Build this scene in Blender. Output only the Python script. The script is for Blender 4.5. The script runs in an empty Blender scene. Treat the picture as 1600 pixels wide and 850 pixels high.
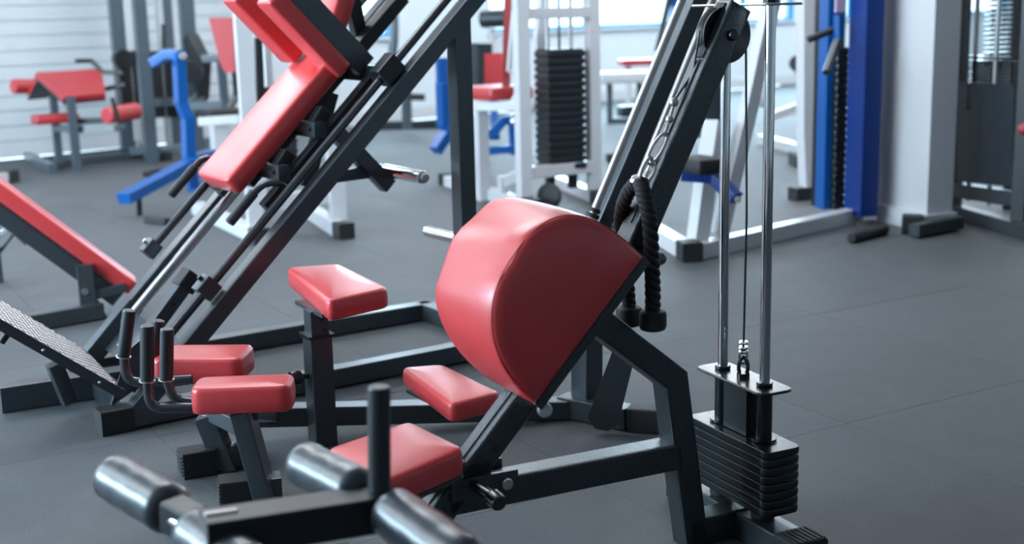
import bpy, math, random
from mathutils import Vector, Matrix
random.seed(7)
SC = bpy.context.scene
COL = SC.collection
R = math.radians
V = Vector

# ------------------------------------------------------------------ camera
FPX, EYE, PITCH, ROLL = 2000.0, 1.30, math.atan(412 / 2000.0), R(1.4)
FW = V((0, math.cos(PITCH), -math.sin(PITCH)))
U0 = V((0, math.sin(PITCH), math.cos(PITCH)))
CR = V((1, 0, 0)) * math.cos(ROLL) - U0 * math.sin(ROLL)
CU = V((1, 0, 0)) * math.sin(ROLL) + U0 * math.cos(ROLL)
CAM = V((0, 0, EYE))
cd = bpy.data.cameras.new('camera')
cam = bpy.data.objects.new('camera', cd)
COL.objects.link(cam)
m3 = Matrix((CR, CU, -FW)).transposed()
cam.matrix_world = Matrix.Translation(CAM) @ m3.to_4x4()
cd.sensor_width = 36.0
cd.lens = 36.0 * FPX / 1600.0
cd.clip_start = 0.05
cd.clip_end = 200
cd.dof.use_dof = True
cd.dof.focus_distance = 3.35
cd.dof.aperture_fstop = 2.5
SC.camera = cam

# ------------------------------------------------------------------ daylight, lamps, exposure
W = bpy.data.worlds.new('daylight')
SC.world = W
W.use_nodes = True
bg = W.node_tree.nodes['Background']
bg.inputs[0].default_value = (0.66, 0.87, 1.0, 1)
bg.inputs[1].default_value = 5.0
SC.view_settings.view_transform = 'Standard'
SC.view_settings.look = 'None'
SC.view_settings.gamma = 1.0
SC.view_settings.use_curve_mapping = False
SC.view_settings.exposure = -0.45

# the room: a frame along the far wall (u along it, v out of the room is positive)
RO, RH = V((-4.9, 12.3, 0)), 42.0
RS = V((math.cos(R(RH)), math.sin(R(RH)), 0))
RT = V((-math.sin(R(RH)), math.cos(R(RH)), 0))
CEIL = 3.1
def room(u, v, z=0.0):
    return RO + RS * u + RT * v + V((0, 0, z))

def area(name, loc, direction, sx, sy, power, col):
    ld = bpy.data.lights.new(name, 'AREA')
    ld.shape = 'RECTANGLE'
    ld.size, ld.size_y, ld.energy, ld.color = sx, sy, power, col
    o = bpy.data.objects.new(name, ld)
    COL.objects.link(o)
    o.location = loc
    z = -V(direction).normalized()
    x = RS.copy() if abs(z.z) > 0.9 else V((0, 0, 1)).cross(z).normalized()
    y = z.cross(x).normalized()
    o.rotation_euler = Matrix((x, y, z)).transposed().to_euler()
    return o
LAMPS = [(u, v) for u in (-5.5, -2.0, 1.5, 5.0, 8.5, 12.0, 15.5) for v in (-1.8, -4.9, -8.0)] + [(u, -11.8) for u in (6.5, 10.5)]  # last pair is unseen, added to light the pillar's front face
LAMP_POWER, FILL_UP = 42, 55
for (u, v) in LAMPS:
    area('ceiling_lamp_light', room(u, v, CEIL - 0.415), (0, 0, -1), 1.5, 0.9, LAMP_POWER, (0.86, 0.94, 1.0))
    area('added_ceiling_fill', room(u, v, CEIL - 0.335), (0, 0, 1), 1.5, 0.9, FILL_UP, (1.0, 0.96, 0.94))  # upward fill added above each panel only to brighten the ceiling
# daylight through the windows of the far wall: (u0, u1)
WINDOWS = [(4.15, 4.8), (6.3, 9.95), (10.3, 12.82), (12.92, 16.0), (16.4, 19.8)]
SILL, HEAD = 1.0, 2.5
for (u0, u1) in WINDOWS:
    area('window_daylight', room((u0 + u1) / 2, -0.02, (SILL + HEAD) / 2), -RT, u1 - u0, HEAD - SILL, 105 * (u1 - u0), (0.55, 0.82, 1.0))
# two windows in the left wall, out of view
LEFT_WINDOWS = [(-8.4, -6.3), (-5.8, -3.4), (-2.9, -0.6)]
for (v0, v1) in LEFT_WINDOWS:
    area('window_daylight', room(-7.48, (v0 + v1) / 2, (SILL + HEAD) / 2), RS, v1 - v0, HEAD - SILL, 170 * (v1 - v0), (0.60, 0.84, 1.0))

# ------------------------------------------------------------------ pixel helpers (a 1600 x 850 frame)
def ray(x, y):
    return FW + CR * ((x - 800) / FPX) + CU * ((425 - y) / FPX)
def at_z(x, y, z=0.0):
    d = ray(x, y)
    return CAM + d * ((z - EYE) / d.z)
def at_d(x, y, D):
    d = ray(x, y)
    return CAM + d * (D / d.y)

# ------------------------------------------------------------------ materials
MATS = {}
def mat(name, col, rough=0.5, metal=0.0, coat=0.0, bump=0.0, bscale=200.0, var=0.0, vscale=8.0, spec=0.5, rvar=0.0, coat_rough=0.1, detail=3.0):
    m = bpy.data.materials.new(name)
    m.use_nodes = True
    nt = m.node_tree
    b = nt.nodes['Principled BSDF']
    b.inputs['Base Color'].default_value = (*col, 1)
    b.inputs['Roughness'].default_value = rough
    b.inputs['Metallic'].default_value = metal
    b.inputs['Specular IOR Level'].default_value = spec
    b.inputs['Coat Weight'].default_value = coat
    b.inputs['Coat Roughness'].default_value = coat_rough
    tc = nt.nodes.new('ShaderNodeTexCoord')
    if var > 0 or rvar > 0:
        n = nt.nodes.new('ShaderNodeTexNoise')
        n.inputs['Scale'].default_value = vscale
        n.inputs['Detail'].default_value = 5
        nt.links.new(tc.outputs['Object'], n.inputs['Vector'])
    if var > 0:
        r = nt.nodes.new('ShaderNodeMix')
        r.data_type = 'RGBA'
        r.inputs['A'].default_value = (*[c * (1 - var) for c in col], 1)
        r.inputs['B'].default_value = (*[min(1, c * (1 + var)) for c in col], 1)
        nt.links.new(n.outputs['Fac'], r.inputs['Factor'])
        nt.links.new(r.outputs['Result'], b.inputs['Base Color'])
    if rvar > 0:
        mr = nt.nodes.new('ShaderNodeMapRange')
        mr.inputs['From Min'].default_value = 0.3
        mr.inputs['From Max'].default_value = 0.7
        mr.inputs['To Min'].default_value = rough - rvar
        mr.inputs['To Max'].default_value = rough + rvar
        nt.links.new(n.outputs['Fac'], mr.inputs['Value'])
        nt.links.new(mr.outputs['Result'], b.inputs['Roughness'])
    if bump > 0:
        n2 = nt.nodes.new('ShaderNodeTexNoise')
        n2.inputs['Scale'].default_value = bscale
        n2.inputs['Detail'].default_value = detail
        nt.links.new(tc.outputs['Object'], n2.inputs['Vector'])
        bp = nt.nodes.new('ShaderNodeBump')
        bp.inputs['Strength'].default_value = bump
        bp.inputs['Distance'].default_value = 0.002
        nt.links.new(n2.outputs['Fac'], bp.inputs['Height'])
        nt.links.new(bp.outputs['Normal'], b.inputs['Normal'])
    MATS[name] = m
    return m
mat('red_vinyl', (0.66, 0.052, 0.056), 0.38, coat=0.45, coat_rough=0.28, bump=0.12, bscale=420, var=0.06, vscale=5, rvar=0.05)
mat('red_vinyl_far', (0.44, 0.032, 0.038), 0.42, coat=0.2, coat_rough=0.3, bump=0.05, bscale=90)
mat('seam_red', (0.50, 0.036, 0.036), 0.5)
mat('hammered_black', (0.046, 0.053, 0.060), 0.36, metal=0.75, bump=1.0, bscale=210, spec=0.5, var=0.5, vscale=190, coat=0.6, coat_rough=0.28, detail=2)
mat('charcoal_paint', (0.028, 0.034, 0.040), 0.5, coat=0.1)
mat('graphite_paint', (0.078, 0.091, 0.103), 0.38, metal=0.7, bump=0.12, bscale=260, spec=0.5, var=0.12, vscale=12, coat=0.25, coat_rough=0.2)
mat('graphite_far', (0.06, 0.08, 0.10), 0.35, spec=0.6, coat=0.3, var=0.08)
mat('black_satin', (0.006, 0.009, 0.012), 0.26, spec=0.55, coat=0.15, coat_rough=0.08, rvar=0.04)
mat('black_steel', (0.010, 0.012, 0.015), 0.38, spec=0.5, bump=0.06, bscale=180)
mat('rubber', (0.014, 0.015, 0.017), 0.62, bump=0.25, bscale=500, var=0.2, vscale=20)
mat('grip_rubber', (0.018, 0.021, 0.026), 0.42, bump=0.2, bscale=600, coat=0.15, coat_rough=0.3)
mat('foam_roller', (0.018, 0.027, 0.038), 0.34, bump=1.0, bscale=22, coat=0.5, coat_rough=0.28, spec=0.6)
mat('chrome', (0.72, 0.72, 0.73), 0.10, metal=1.0, rvar=0.03, vscale=40)
mat('dull_steel', (0.50, 0.47, 0.46), 0.40, metal=1.0, bump=0.1, bscale=300)
mat('dark_tube', (0.10, 0.10, 0.11), 0.22, metal=0.9, bump=0.1, bscale=90)
mat('white_paint', (0.56, 0.56, 0.585), 0.32, coat=0.3, var=0.03)
mat('blue_paint', (0.001, 0.072, 0.28), 0.35, spec=0.35, coat=0.1, var=0.05)
mat('deep_blue', (0.001, 0.026, 0.165), 0.35, spec=0.3, coat=0.1, var=0.06)
mat('wall_plaster', (0.60, 0.645, 0.68), 0.75, bump=0.1, bscale=60, var=0.03, vscale=2)
mat('pillar_plaster', (0.55, 0.545, 0.565), 0.7, bump=0.1, bscale=60, var=0.04, vscale=3)
mat('siding', (0.52, 0.555, 0.585), 0.45, var=0.04, vscale=3)
mat('skirting', (0.55, 0.56, 0.58), 0.5, var=0.03)
mat('blue_frame', (0.02, 0.26, 0.50), 0.4)
mat('ceiling_white', (0.72, 0.74, 0.76), 0.8, var=0.02)
mat('pink_label', (0.62, 0.45, 0.56), 0.4, var=0.1, vscale=30)
mat('braid', (0.010, 0.010, 0.012), 0.7, bump=0.5, bscale=500)
mat('smoked_plastic', (0.018, 0.025, 0.032), 0.35, var=0.1)
# rubber floor: dark flecked granulate, slightly satin
def floor_mat(name, base):
    m = bpy.data.materials.new(name)
    m.use_nodes = True
    nt = m.node_tree
    b = nt.nodes['Principled BSDF']
    g = nt.nodes.new('ShaderNodeNewGeometry')
    oi = nt.nodes.new('ShaderNodeObjectInfo')
    n1 = nt.nodes.new('ShaderNodeTexNoise'); n1.inputs['Scale'].default_value = 2.1; n1.inputs['Detail'].default_value = 6; n1.inputs['Roughness'].default_value = 0.62
    n2 = nt.nodes.new('ShaderNodeTexNoise'); n2.inputs['Scale'].default_value = 170; n2.inputs['Detail'].default_value = 2
    n3 = nt.nodes.new('ShaderNodeTexNoise'); n3.inputs['Scale'].default_value = 9; n3.inputs['Detail'].default_value = 4
    for n in (n1, n2, n3):
        nt.links.new(g.outputs['Position'], n.inputs['Vector'])
    def mr(src, a, c, lo, hi):
        k = nt.nodes.new('ShaderNodeMapRange')
        k.inputs['From Min'].default_value, k.inputs['From Max'].default_value = a, c
        k.inputs['To Min'].default_value, k.inputs['To Max'].default_value = lo, hi
        nt.links.new(src, k.inputs['Value'])
        return k.outputs['Result']
    def mul(a, c):
        k = nt.nodes.new('ShaderNodeMath'); k.operation = 'MULTIPLY'
        nt.links.new(a, k.inputs[0]); nt.links.new(c, k.inputs[1])
        return k.outputs[0]
    f = mul(mul(mr(n1.outputs['Fac'], .3, .7, .84, 1.16), mr(n2.outputs['Fac'], .3, .7, .78, 1.22)), mul(mr(n3.outputs['Fac'], .3, .7, .93, 1.07), mr(oi.outputs['Random'], 0, 1, .95, 1.05)))
    hs = nt.nodes.new('ShaderNodeMix'); hs.data_type = 'RGBA'; hs.blend_type = 'MULTIPLY'
    hs.inputs['Factor'].default_value = 1.0
    hs.inputs['A'].default_value = (*base, 1)
    nt.links.new(f, hs.inputs['B'])
    nt.links.new(hs.outputs['Result'], b.inputs['Base Color'])
    nt.links.new(mr(n1.outputs['Fac'], .3, .7, .62, .74), b.inputs['Roughness'])
    b.inputs['Specular IOR Level'].default_value = 0.45
    bp = nt.nodes.new('ShaderNodeBump'); bp.inputs['Strength'].default_value = 0.35; bp.inputs['Distance'].default_value = 0.002
    nt.links.new(n2.outputs['Fac'], bp.inputs['Height'])
    nt.links.new(bp.outputs['Normal'], b.inputs['Normal'])
    b.inputs['Specular IOR Level'].default_value = 0.5
    MATS[name] = m
floor_mat('rubber_floor', (0.070, 0.076, 0.083))
floor_mat('floor_base', (0.06, 0.065, 0.075))
# window glass
gm = bpy.data.materials.new('window_glass'); gm.use_nodes = True
gb = gm.node_tree.nodes['Principled BSDF']
gb.inputs['Transmission Weight'].default_value = 1.0; gb.inputs['Roughness'].default_value = 0.0; gb.inputs['IOR'].default_value = 1.05
MATS['window_glass'] = gm
lm = bpy.data.materials.new('lamp_diffuser'); lm.use_nodes = True
lb = lm.node_tree.nodes['Principled BSDF']
lb.inputs['Emission Color'].default_value = (0.93, 0.97, 1, 1); lb.inputs['Emission Strength'].default_value = 3.0
MATS['lamp_diffuser'] = lm

# ------------------------------------------------------------------ mesh building
def rrect(w, h, r, seg=3):
    r = min(r, w * .49, h * .49)
    out = []
    for (cx, cy, a0) in ((w/2-r, h/2-r, 0), (-w/2+r, h/2-r, 90), (-w/2+r, -h/2+r, 180), (w/2-r, -h/2+r, 270)):
        for k in range(seg):
            a = R(a0 + 90.0 * k / (seg - 1))
            out.append((cx + r * math.cos(a), cy + r * math.sin(a)))
    return out
def ngon(r, n=16):
    return [(r * math.cos(2 * math.pi * k / n), r * math.sin(2 * math.pi * k / n)) for k in range(n)]

class MB:
    def __init__(s):
        s.v, s.f = [], []
    def loops(s, rings, cap0=True, cap1=True, closed=False):
        n = len(rings[0]); b = len(s.v)
        for r in rings:
            s.v.extend([tuple(p) for p in r])
        m = len(rings)
        for i in range(m if closed else m - 1):
            j = (i + 1) % m
            for k in range(n):
                q = (k + 1) % n
                s.f.append((b+i*n+k, b+i*n+q, b+j*n+q, b+j*n+k))
        if not closed:
            if cap0: s.f.append(tuple(b + k for k in reversed(range(n))))
            if cap1: s.f.append(tuple(b + (m-1)*n + k for k in range(n)))
        return s
    def sweep(s, pts, prof, side=None, scales=None):
        pts = [V(p) for p in pts]
        rings = []; N = len(pts); prev = None
        for i, p in enumerate(pts):
            a = (pts[i] - pts[i-1]).normalized() if i > 0 else None
            c = (pts[i+1] - pts[i]).normalized() if i < N-1 else None
            t = (a + c).normalized() if a and c else (a or c)
            if side is not None:
                sd = V(side); sd = (sd - t * sd.dot(t)).normalized()
            elif prev is None:
                ref = V((0, 0, 1)) if abs(t.z) < .95 else V((1, 0, 0))
                sd = t.cross(ref).normalized()
            else:
                sd = (prev - t * prev.dot(t)).normalized()
            prev = sd
            nn = sd.cross(t).normalized()
            k = 1.0 / max(.3, t.dot(a)) if (a and c) else 1.0
            kk = scales[i] if scales else 1.0
            if side is None: k = 1.0
            rings.append([p + sd * (x * kk) + nn * (y * k * kk) for (x, y) in prof])
        return s.loops(rings)
    def beam(s, p0, p1, w=.06, h=.06, r=.006, side=None):
        p0, p1 = V(p0), V(p1)
        if side is None:
            t = (p1 - p0).normalized()
            side = t.cross(V((0, 0, 1))) if abs(t.z) < .95 else V((0, 1, 0))
        return s.sweep([p0, p1], rrect(w, h, r), side=side)
    def path(s, pts, w, h, side, r=.006):
        return s.sweep(pts, rrect(w, h, r), side=side)
    def cyl(s, p0, p1, r, n=18, bev=0.0, r2=None):
        p0, p1 = V(p0), V(p1); r2 = r if r2 is None else r2
        if bev > 0:
            d = (p1 - p0).normalized()
            pts = [p0, p0 + d*bev*.3, p0 + d*bev, p1 - d*bev, p1 - d*bev*.3, p1]
            rr = [(r-bev)/r, (r-bev*.3)/r, 1, r2/r, (r2-bev*.3)/r, (r2-bev)/r]
            return s.sweep(pts, ngon(r, n), scales=rr)
        return s.sweep([p0, p1], ngon(r, n), scales=[1, r2/r])
    def tube(s, pts, r, n=12, smooth=6):
        pts = [V(p) for p in pts]
        if smooth and len(pts) > 2:
            out = [pts[0]]
            for i in range(1, len(pts)-1):
                a, b, c = pts[i-1], pts[i], pts[i+1]
                la, lc = (a-b).length, (c-b).length
                q = min(la, lc) * .48
                s0, s1 = b + (a-b).normalized()*q, b + (c-b).normalized()*q
                for k in range(smooth+1):
                    u = k / smooth
                    out.append(s0*(1-u)**2 + b*2*u*(1-u) + s1*u*u)
            out.append(pts[-1]); pts = out
        return s.sweep(pts, ngon(r, n))
    def ball(s, c, r, n=14, m=9, sq=(1, 1, 1)):
        c = V(c); rings = []
        for i in range(m+1):
            a = math.pi * (i + .02) / (m + .04) 
            rings.append([c + V((r*sq[0]*math.sin(a)*math.cos(2*math.pi*k/n), r*sq[1]*math.sin(a)*math.sin(2*math.pi*k/n), -r*sq[2]*math.cos(a))) for k in range(n)])
        return s.loops(rings)
    def prism(s, poly, off, bev=0.0):
        """poly: list of 3D points (planar, convex-ish), off: thickness vector"""
        off = V(off)
        return s.loops([[V(p) for p in poly], [V(p) + off for p in poly]])
    def torus(s, c, ax, R1, r, sx=1.0, up=None, n=20, k=8):
        ax = V(ax).normalized()
        u = V(up).normalized() if up is not None else ax.orthogonal().normalized()
        w = ax.cross(u); c = V(c); rings = []
        for i in range(n):
            a = 2*math.pi*i/n
            ctr = c + u*R1*sx*math.cos(a) + w*R1*math.sin(a)
            rd = (u*math.cos(a)/sx + w*math.sin(a)).normalized()
            rings.append([ctr + rd*r*math.cos(2*math.pi*j/k) + ax*r*math.sin(2*math.pi*j/k) for j in range(k)])
        return s.loops(rings, closed=True)
    def xf(s, M):
        s.v = [tuple(M @ V(p)) for p in s.v]; return s
    def add(s, o):
        b = len(s.v); s.v.extend(o.v); s.f.extend(tuple(i+b for i in f) for f in o.f); return s

def rpoly(pts, rad, seg=5):
    """round the corners of a 2D polygon"""
    out = []; n = len(pts)
    for i in range(n):
        a, b, c = V(pts[i-1]).to_2d(), V(pts[i]).to_2d(), V(pts[(i+1) % n]).to_2d()
        q = min(rad, (a-b).length*.45, (c-b).length*.45)
        s0, s1 = b + (a-b).normalized()*q, b + (c-b).normalized()*q
        for k in range(seg+1):
            u = k/seg
            out.append(s0*(1-u)**2 + b*2*u*(1-u) + s1*u*u)
    return out
def offs(poly, d):
    n = len(poly); out = []
    area2 = sum(poly[i-1].x*poly[i].y - poly[i].x*poly[i-1].y for i in range(n))
    sg = 1 if area2 > 0 else -1
    for i in range(n):
        e = (poly[(i+1) % n] - poly[i-1])
        if e.length < 1e-9: out.append(poly[i]); continue
        e.normalize()
        nrm = V((e.y, -e.x)).to_2d() * sg
        out.append(poly[i] - nrm*d)
    return out
def pad(pts, H, rad=.03, e=.014, puff=.006, seg=5):
    """upholstered cushion over a 2D outline, base at z=0, rounded edges, softly domed top"""
    P = rpoly(pts, rad, seg)
    if sum(P[i-1].x*P[i].y - P[i].x*P[i-1].y for i in range(len(P))) < 0: P.reverse()
    lay = [(0, e*.35), (e*.25, 0.0)]
    lay += [(H*.5, -.0015)]
    for k in range(5):
        a = R(90*k/4)
        lay.append((H - e + e*math.sin(a), e*(1-math.cos(a))))
    rings = [[V((p.x, p.y, z)) for p in offs(P, d)] for z, d in lay]
    c = V((sum(p.x for p in P)/len(P), sum(p.y for p in P)/len(P)))
    top = offs(P, e)
    for f, hh in ((.85, .45), (.6, .8), (.3, .97), (.02, 1.0)):
        rings.append([V((c.x+(p.x-c.x)*f, c.y+(p.y-c.y)*f, H + puff*hh)) for p in top])
    return MB().loops(rings)
def rect(cx, cy, lx, ly, ang=0):
    ca, sa = math.cos(R(ang)), math.sin(R(ang))
    return [(cx + x*ca - y*sa, cy + x*sa + y*ca) for x, y in ((-lx/2, -ly/2), (lx/2, -ly/2), (lx/2, ly/2), (-lx/2, ly/2))]
def frame_mat(o, x, y, z):
    M = Matrix((V(x).normalized(), V(y).normalized(), V(z).normalized())).transposed().to_4x4()
    M.translation = V(o)
    return M

def build(name, mb, m, parent=None, smooth=35, mesh=None):
    if mesh is None:
        mesh = bpy.data.meshes.new(name)
        mesh.from_pydata(mb.v, [], mb.f)
        mesh.materials.append(MATS[m])
        mesh.update()
        mesh.polygons.foreach_set('use_smooth', [True]*len(mesh.polygons))
        mesh.set_sharp_from_angle(angle=R(smooth))
    o = bpy.data.objects.new(name, mesh)
    COL.objects.link(o)
    if parent is not None: o.parent = parent
    if smooth == 35:
        wn = o.modifiers.new('weighted', 'WEIGHTED_NORMAL'); wn.keep_sharp = True; wn.weight = 100
    return o
def tag(o, label=None, cat=None, group=None, kind=None):
    if label: o['label'] = label
    if cat: o['category'] = cat
    if group: o['group'] = group
    if kind: o['kind'] = kind
    return o

class Frame:
    """a machine: an Empty on the floor with its own heading; local axes s (along), t (across), z (up)"""
    def __init__(s, name, label, cat, O, heading, group=None):
        s.O = V((O[0], O[1], 0)); s.h = heading
        s.S = V((math.cos(R(heading)), math.sin(R(heading)), 0)); s.T = V((-s.S.y, s.S.x, 0))
        e = bpy.data.objects.new(name, None); COL.objects.link(e)
        e.location = s.O; e.rotation_euler = (0, 0, R(heading)); e.empty_display_size = .1
        tag(e, label, cat, group); s.e = e
    def loc(s, P):
        d = V(P) - s.O
        return V((d.dot(s.S), d.dot(s.T), d.z))
    def t(s, x, y, t=0.0):
        d = ray(x, y); k = (t - s.T.dot(CAM - s.O)) / s.T.dot(d); return s.loc(CAM + d*k)
    def s_(s, x, y, v=0.0):
        d = ray(x, y); k = (v - s.S.dot(CAM - s.O)) / s.S.dot(d); return s.loc(CAM + d*k)
    def z(s, x, y, z=0.0):
        return s.loc(at_z(x, y, z))
    def d(s, x, y, D):
        return s.loc(at_d(x, y, D))
    def part(s, name, mb, m, parent=None, label=None, kind=None, smooth=35, mesh=None):
        o = build(name, mb, m, parent or s.e, smooth, mesh)
        if label: o['label'] = label
        if kind: o['kind'] = kind
        return o
Z = V((0, 0, 1)); X = V((1, 0, 0)); Y = V((0, 1, 0))

# ================================================================== the room
def box_mb(p, q):
    (x0, y0, z0), (x1, y1, z1) = p, q
    m = MB()
    m.loops([[V((x0,y0,z0)),V((x1,y0,z0)),V((x1,y1,z0)),V((x0,y1,z0))],[V((x0,y0,z1)),V((x1,y0,z1)),V((x1,y1,z1)),V((x0,y1,z1))]])
    return m
RM = Frame.__new__(Frame)
RM.O = RO.copy(); RM.S = RS; RM.T = RT; RM.h = RH
def room_obj(name, mb, m, parent=None, kind='structure', smooth=35):
    o = build(name, mb, m, parent, smooth)
    if parent is None:
        o.location = RO; o.rotation_euler = (0, 0, R(RH))
        if kind: o['kind'] = kind
    return o
U0R, U1R, V1R = -7.5, 22.0, -18.5
floor = room_obj('floor', box_mb((U0R, V1R, -.06), (U1R, .0, -.014)), 'floor_base')
ceiling = room_obj('ceiling', box_mb((U0R, V1R, CEIL), (U1R, .2, CEIL + .1)), 'ceiling_white')
# rubber floor tiles: laid out on a grid turned 30 degrees, all those in view are single tiles
TG = 30.0
TS = V((math.cos(R(TG)), math.sin(R(TG)), 0)); TT = V((-TS.y, TS.x, 0))
TW, TH = 0.93, 1.12
def tile_mb(w, h):
    g = .0006
    prof = [V((x, y)) for x, y in ((g, g), (w-g, g), (w-g, h-g), (g, h-g))]
    rings = [[V((p.x, p.y, z)) for p in offs(prof, d)] for z, d in ((-.014, 0), (-.0008, 0), (0, .0008))]
    return MB().loops(rings)
tile_mesh = None; rest = MB()
cand = []
for i in range(-30, 40):
    for j in range(-12, 34):
        s0, t0 = 2.815 - TW*4 + TW*i, 2.80 - TH*4 + TH*j
        c = TS*(s0+TW/2) + TT*(t0+TH/2)
        rl = c - RO
        u, v = rl.dot(RS), rl.dot(RT)
        inside = all(U0R+.02 < (q-RO).dot(RS) < U1R-.02 and V1R+.02 < (q-RO).dot(RT) < -.02 for q in (TS*(s0+a)+TT*(t0+b) for a in (0, TW) for b in (0, TH)))
        part_in = U0R < u < U1R and V1R < v < 0
        vis = c.y > 1.6 and abs(c.x) < .42*c.y + .9
        cand.append((c.y if vis and inside else 99, s0, t0, inside, part_in))
cand.sort(key=lambda q: q[0])
for k, (dy, s0, t0, inside, pin) in enumerate(cand):
    if k < 290 and dy < 99:
        if tile_mesh is None:
            o = build('tile', tile_mb(TW, TH), 'rubber_floor', floor); tile_mesh = o.data
        else:
            o = bpy.data.objects.new('tile', tile_mesh); COL.objects.link(o); o.parent = floor
        wp = TS*s0 + TT*t0
        lp = V(((wp-RO).dot(RS), (wp-RO).dot(RT), 0))
        o.location = lp; o.rotation_euler = (0, 0, R(TG - RH))
        o.location.z = random.uniform(-.0006, 0)
    elif pin:
        corners = []
        for a, b in ((0, 0), (TW, 0), (TW, TH), (0, TH)):
            q = TS*(s0+a) + TT*(t0+b) - RO
            corners.append((min(max(q.dot(RS), U0R), U1R), min(max(q.dot(RT), V1R), 0)))
        g = .003
        cx = sum(c[0] for c in corners)/4; cy = sum(c[1] for c in corners)/4
        pl = [V((cx+(x-cx)*.995, cy+(y-cy)*.995, 0)) for x, y in corners]
        rest.loops([[p + V((0, 0, -.014)) for p in pl], [p + V((0, 0, -.001)) for p in pl]])
o = build('tile_field', rest, 'rubber_floor', floor); o['kind'] = 'stuff'

# far wall: piers, sill wall and head around the window openings
wall = MB()
def wbox(u0, u1, z0, z1, v0=0.0, v1=.22):
    wall.add(box_mb((u0, v0, z0), (u1, v1, z1)))
edges = [2.62] + [x for w in WINDOWS for x in w] + [U1R]
wbox(U0R, 2.62, 0, CEIL)
for k in range(0, len(edges), 2):
    wbox(edges[k], edges[k+1], 0, CEIL)
for (u0, u1) in WINDOWS:
    wbox(u0, u1, 0, SILL); wbox(u0, u1, HEAD, CEIL)
wall_far = room_obj('wall_far', wall, 'wall_plaster')
# horizontal siding boards on the left part of that wall
nb = 0; bh = .142
while nb*bh + .16 < CEIL - .02:
    z0 = .16 + nb*bh
    prof = [(0, z0+.004), (-.014, z0+.004), (-.018, z0+.012), (-.010, z0+bh-.006), (0, z0+bh-.004)]
    b = MB().loops([[V((U0R+.01, y, z)) for y, z in prof], [V((2.6, y, z)) for y, z in prof]])
    build('siding_board', b, 'siding', wall_far); nb += 1
room_obj('baseboard_far', box_mb((U0R, -.03, 0), (U1R, -.001, .15)), 'skirting')
wl = MB()
ve = [V1R] + [x for w in LEFT_WINDOWS for x in w] + [.2]
for k in range(0, len(ve), 2): wl.add(box_mb((U0R-.2, ve[k], 0), (U0R, ve[k+1], CEIL)))
for (v0, v1) in LEFT_WINDOWS:
    wl.add(box_mb((U0R-.2, v0, 0), (U0R, v1, SILL))).add(box_mb((U0R-.2, v0, HEAD), (U0R, v1, CEIL)))
room_obj('wall_left', wl, 'wall_plaster')
for k, (v0, v1) in enumerate(LEFT_WINDOWS):
    fr = MB(); w = .07; a, b = U0R-.12, U0R-.05
    fr.add(box_mb((a, v0, SILL), (b, v1, SILL+w))).add(box_mb((a, v0, HEAD-w), (b, v1, HEAD)))
    fr.add(box_mb((a, v0, SILL+w), (b, v0+w, HEAD-w))).add(box_mb((a, v1-w, SILL+w), (b, v1, HEAD-w)))
    wo = room_obj('window_%d' % (k+6), fr, 'blue_frame')
    build('pane', box_mb((a+.03, v0+w, SILL+w), (a+.036, v1-w, HEAD-w)), 'window_glass', wo)
room_obj('wall_right', box_mb((U1R, V1R, 0), (U1R+.2, .2, CEIL)), 'wall_plaster')
room_obj('wall_rear', box_mb((U0R, V1R-.2, 0), (U1R, V1R, CEIL)), 'wall_plaster')
for k, (u0, u1) in enumerate(WINDOWS):
    fr = MB(); w = .045
    fr.add(box_mb((u0, .03, SILL), (u1, .10, SILL+w))); fr.add(box_mb((u0, .03, HEAD-w), (u1, .10, HEAD)))
    fr.add(box_mb((u0, .03, SILL+w), (u0+w, .10, HEAD-w))); fr.add(box_mb((u1-w, .03, SILL+w), (u1, .10, HEAD-w)))
    n = max(1, round((u1-u0)/1.6))
    wo = room_obj('window_%d' % (k+1), fr, 'blue_frame')
    for i in range(1, n):
        um = u0 + (u1-u0)*i/n
        build('mullion', box_mb((um-.035, .035, SILL+w), (um+.035, .095, HEAD-w)), 'blue_frame', wo)
    for i in range(n):
        a, b = u0 + (u1-u0)*i/n + .036, u0 + (u1-u0)*(i+1)/n - .036
        build('pane', box_mb((a, .06, SILL+w), (b, .066, HEAD-w)), 'window_glass', wo)
    build('window_sill', box_mb((u0-.03, -.05, SILL-.03), (u1+.03, .03, SILL)), 'white_paint', wo)
# white pillar on the right
p0, p1, p2 = at_z(1340, 335.5), at_z(1447, 362), at_z(1477, 357)
dd = (p1-p0).normalized(); nn = V((-dd.y, dd.x, 0))
def quad(a, L, w0, w1, off0, z0, z1):
    pts = [a + dd*off0[0] + nn*off0[1], a + dd*(L+off0[2]) + nn*off0[1], a + dd*(L+off0[2]) + nn*w1, a + dd*off0[0] + nn*w1]
    return MB().loops([[V((p.x, p.y, z0)) for p in pts], [V((p.x, p.y, z1)) for p in pts]])
L = (p1-p0).length
col = build('trim_1', quad(p0, L, 0, .17, (.0, .0, .0), 0.0, CEIL), 'pillar_plaster'); col['kind'] = 'structure'
o = build('column_skirting', quad(p0, L, 0, .185, (-.03, -.03, .03), 0.0, .10), 'skirting', col)

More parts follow.
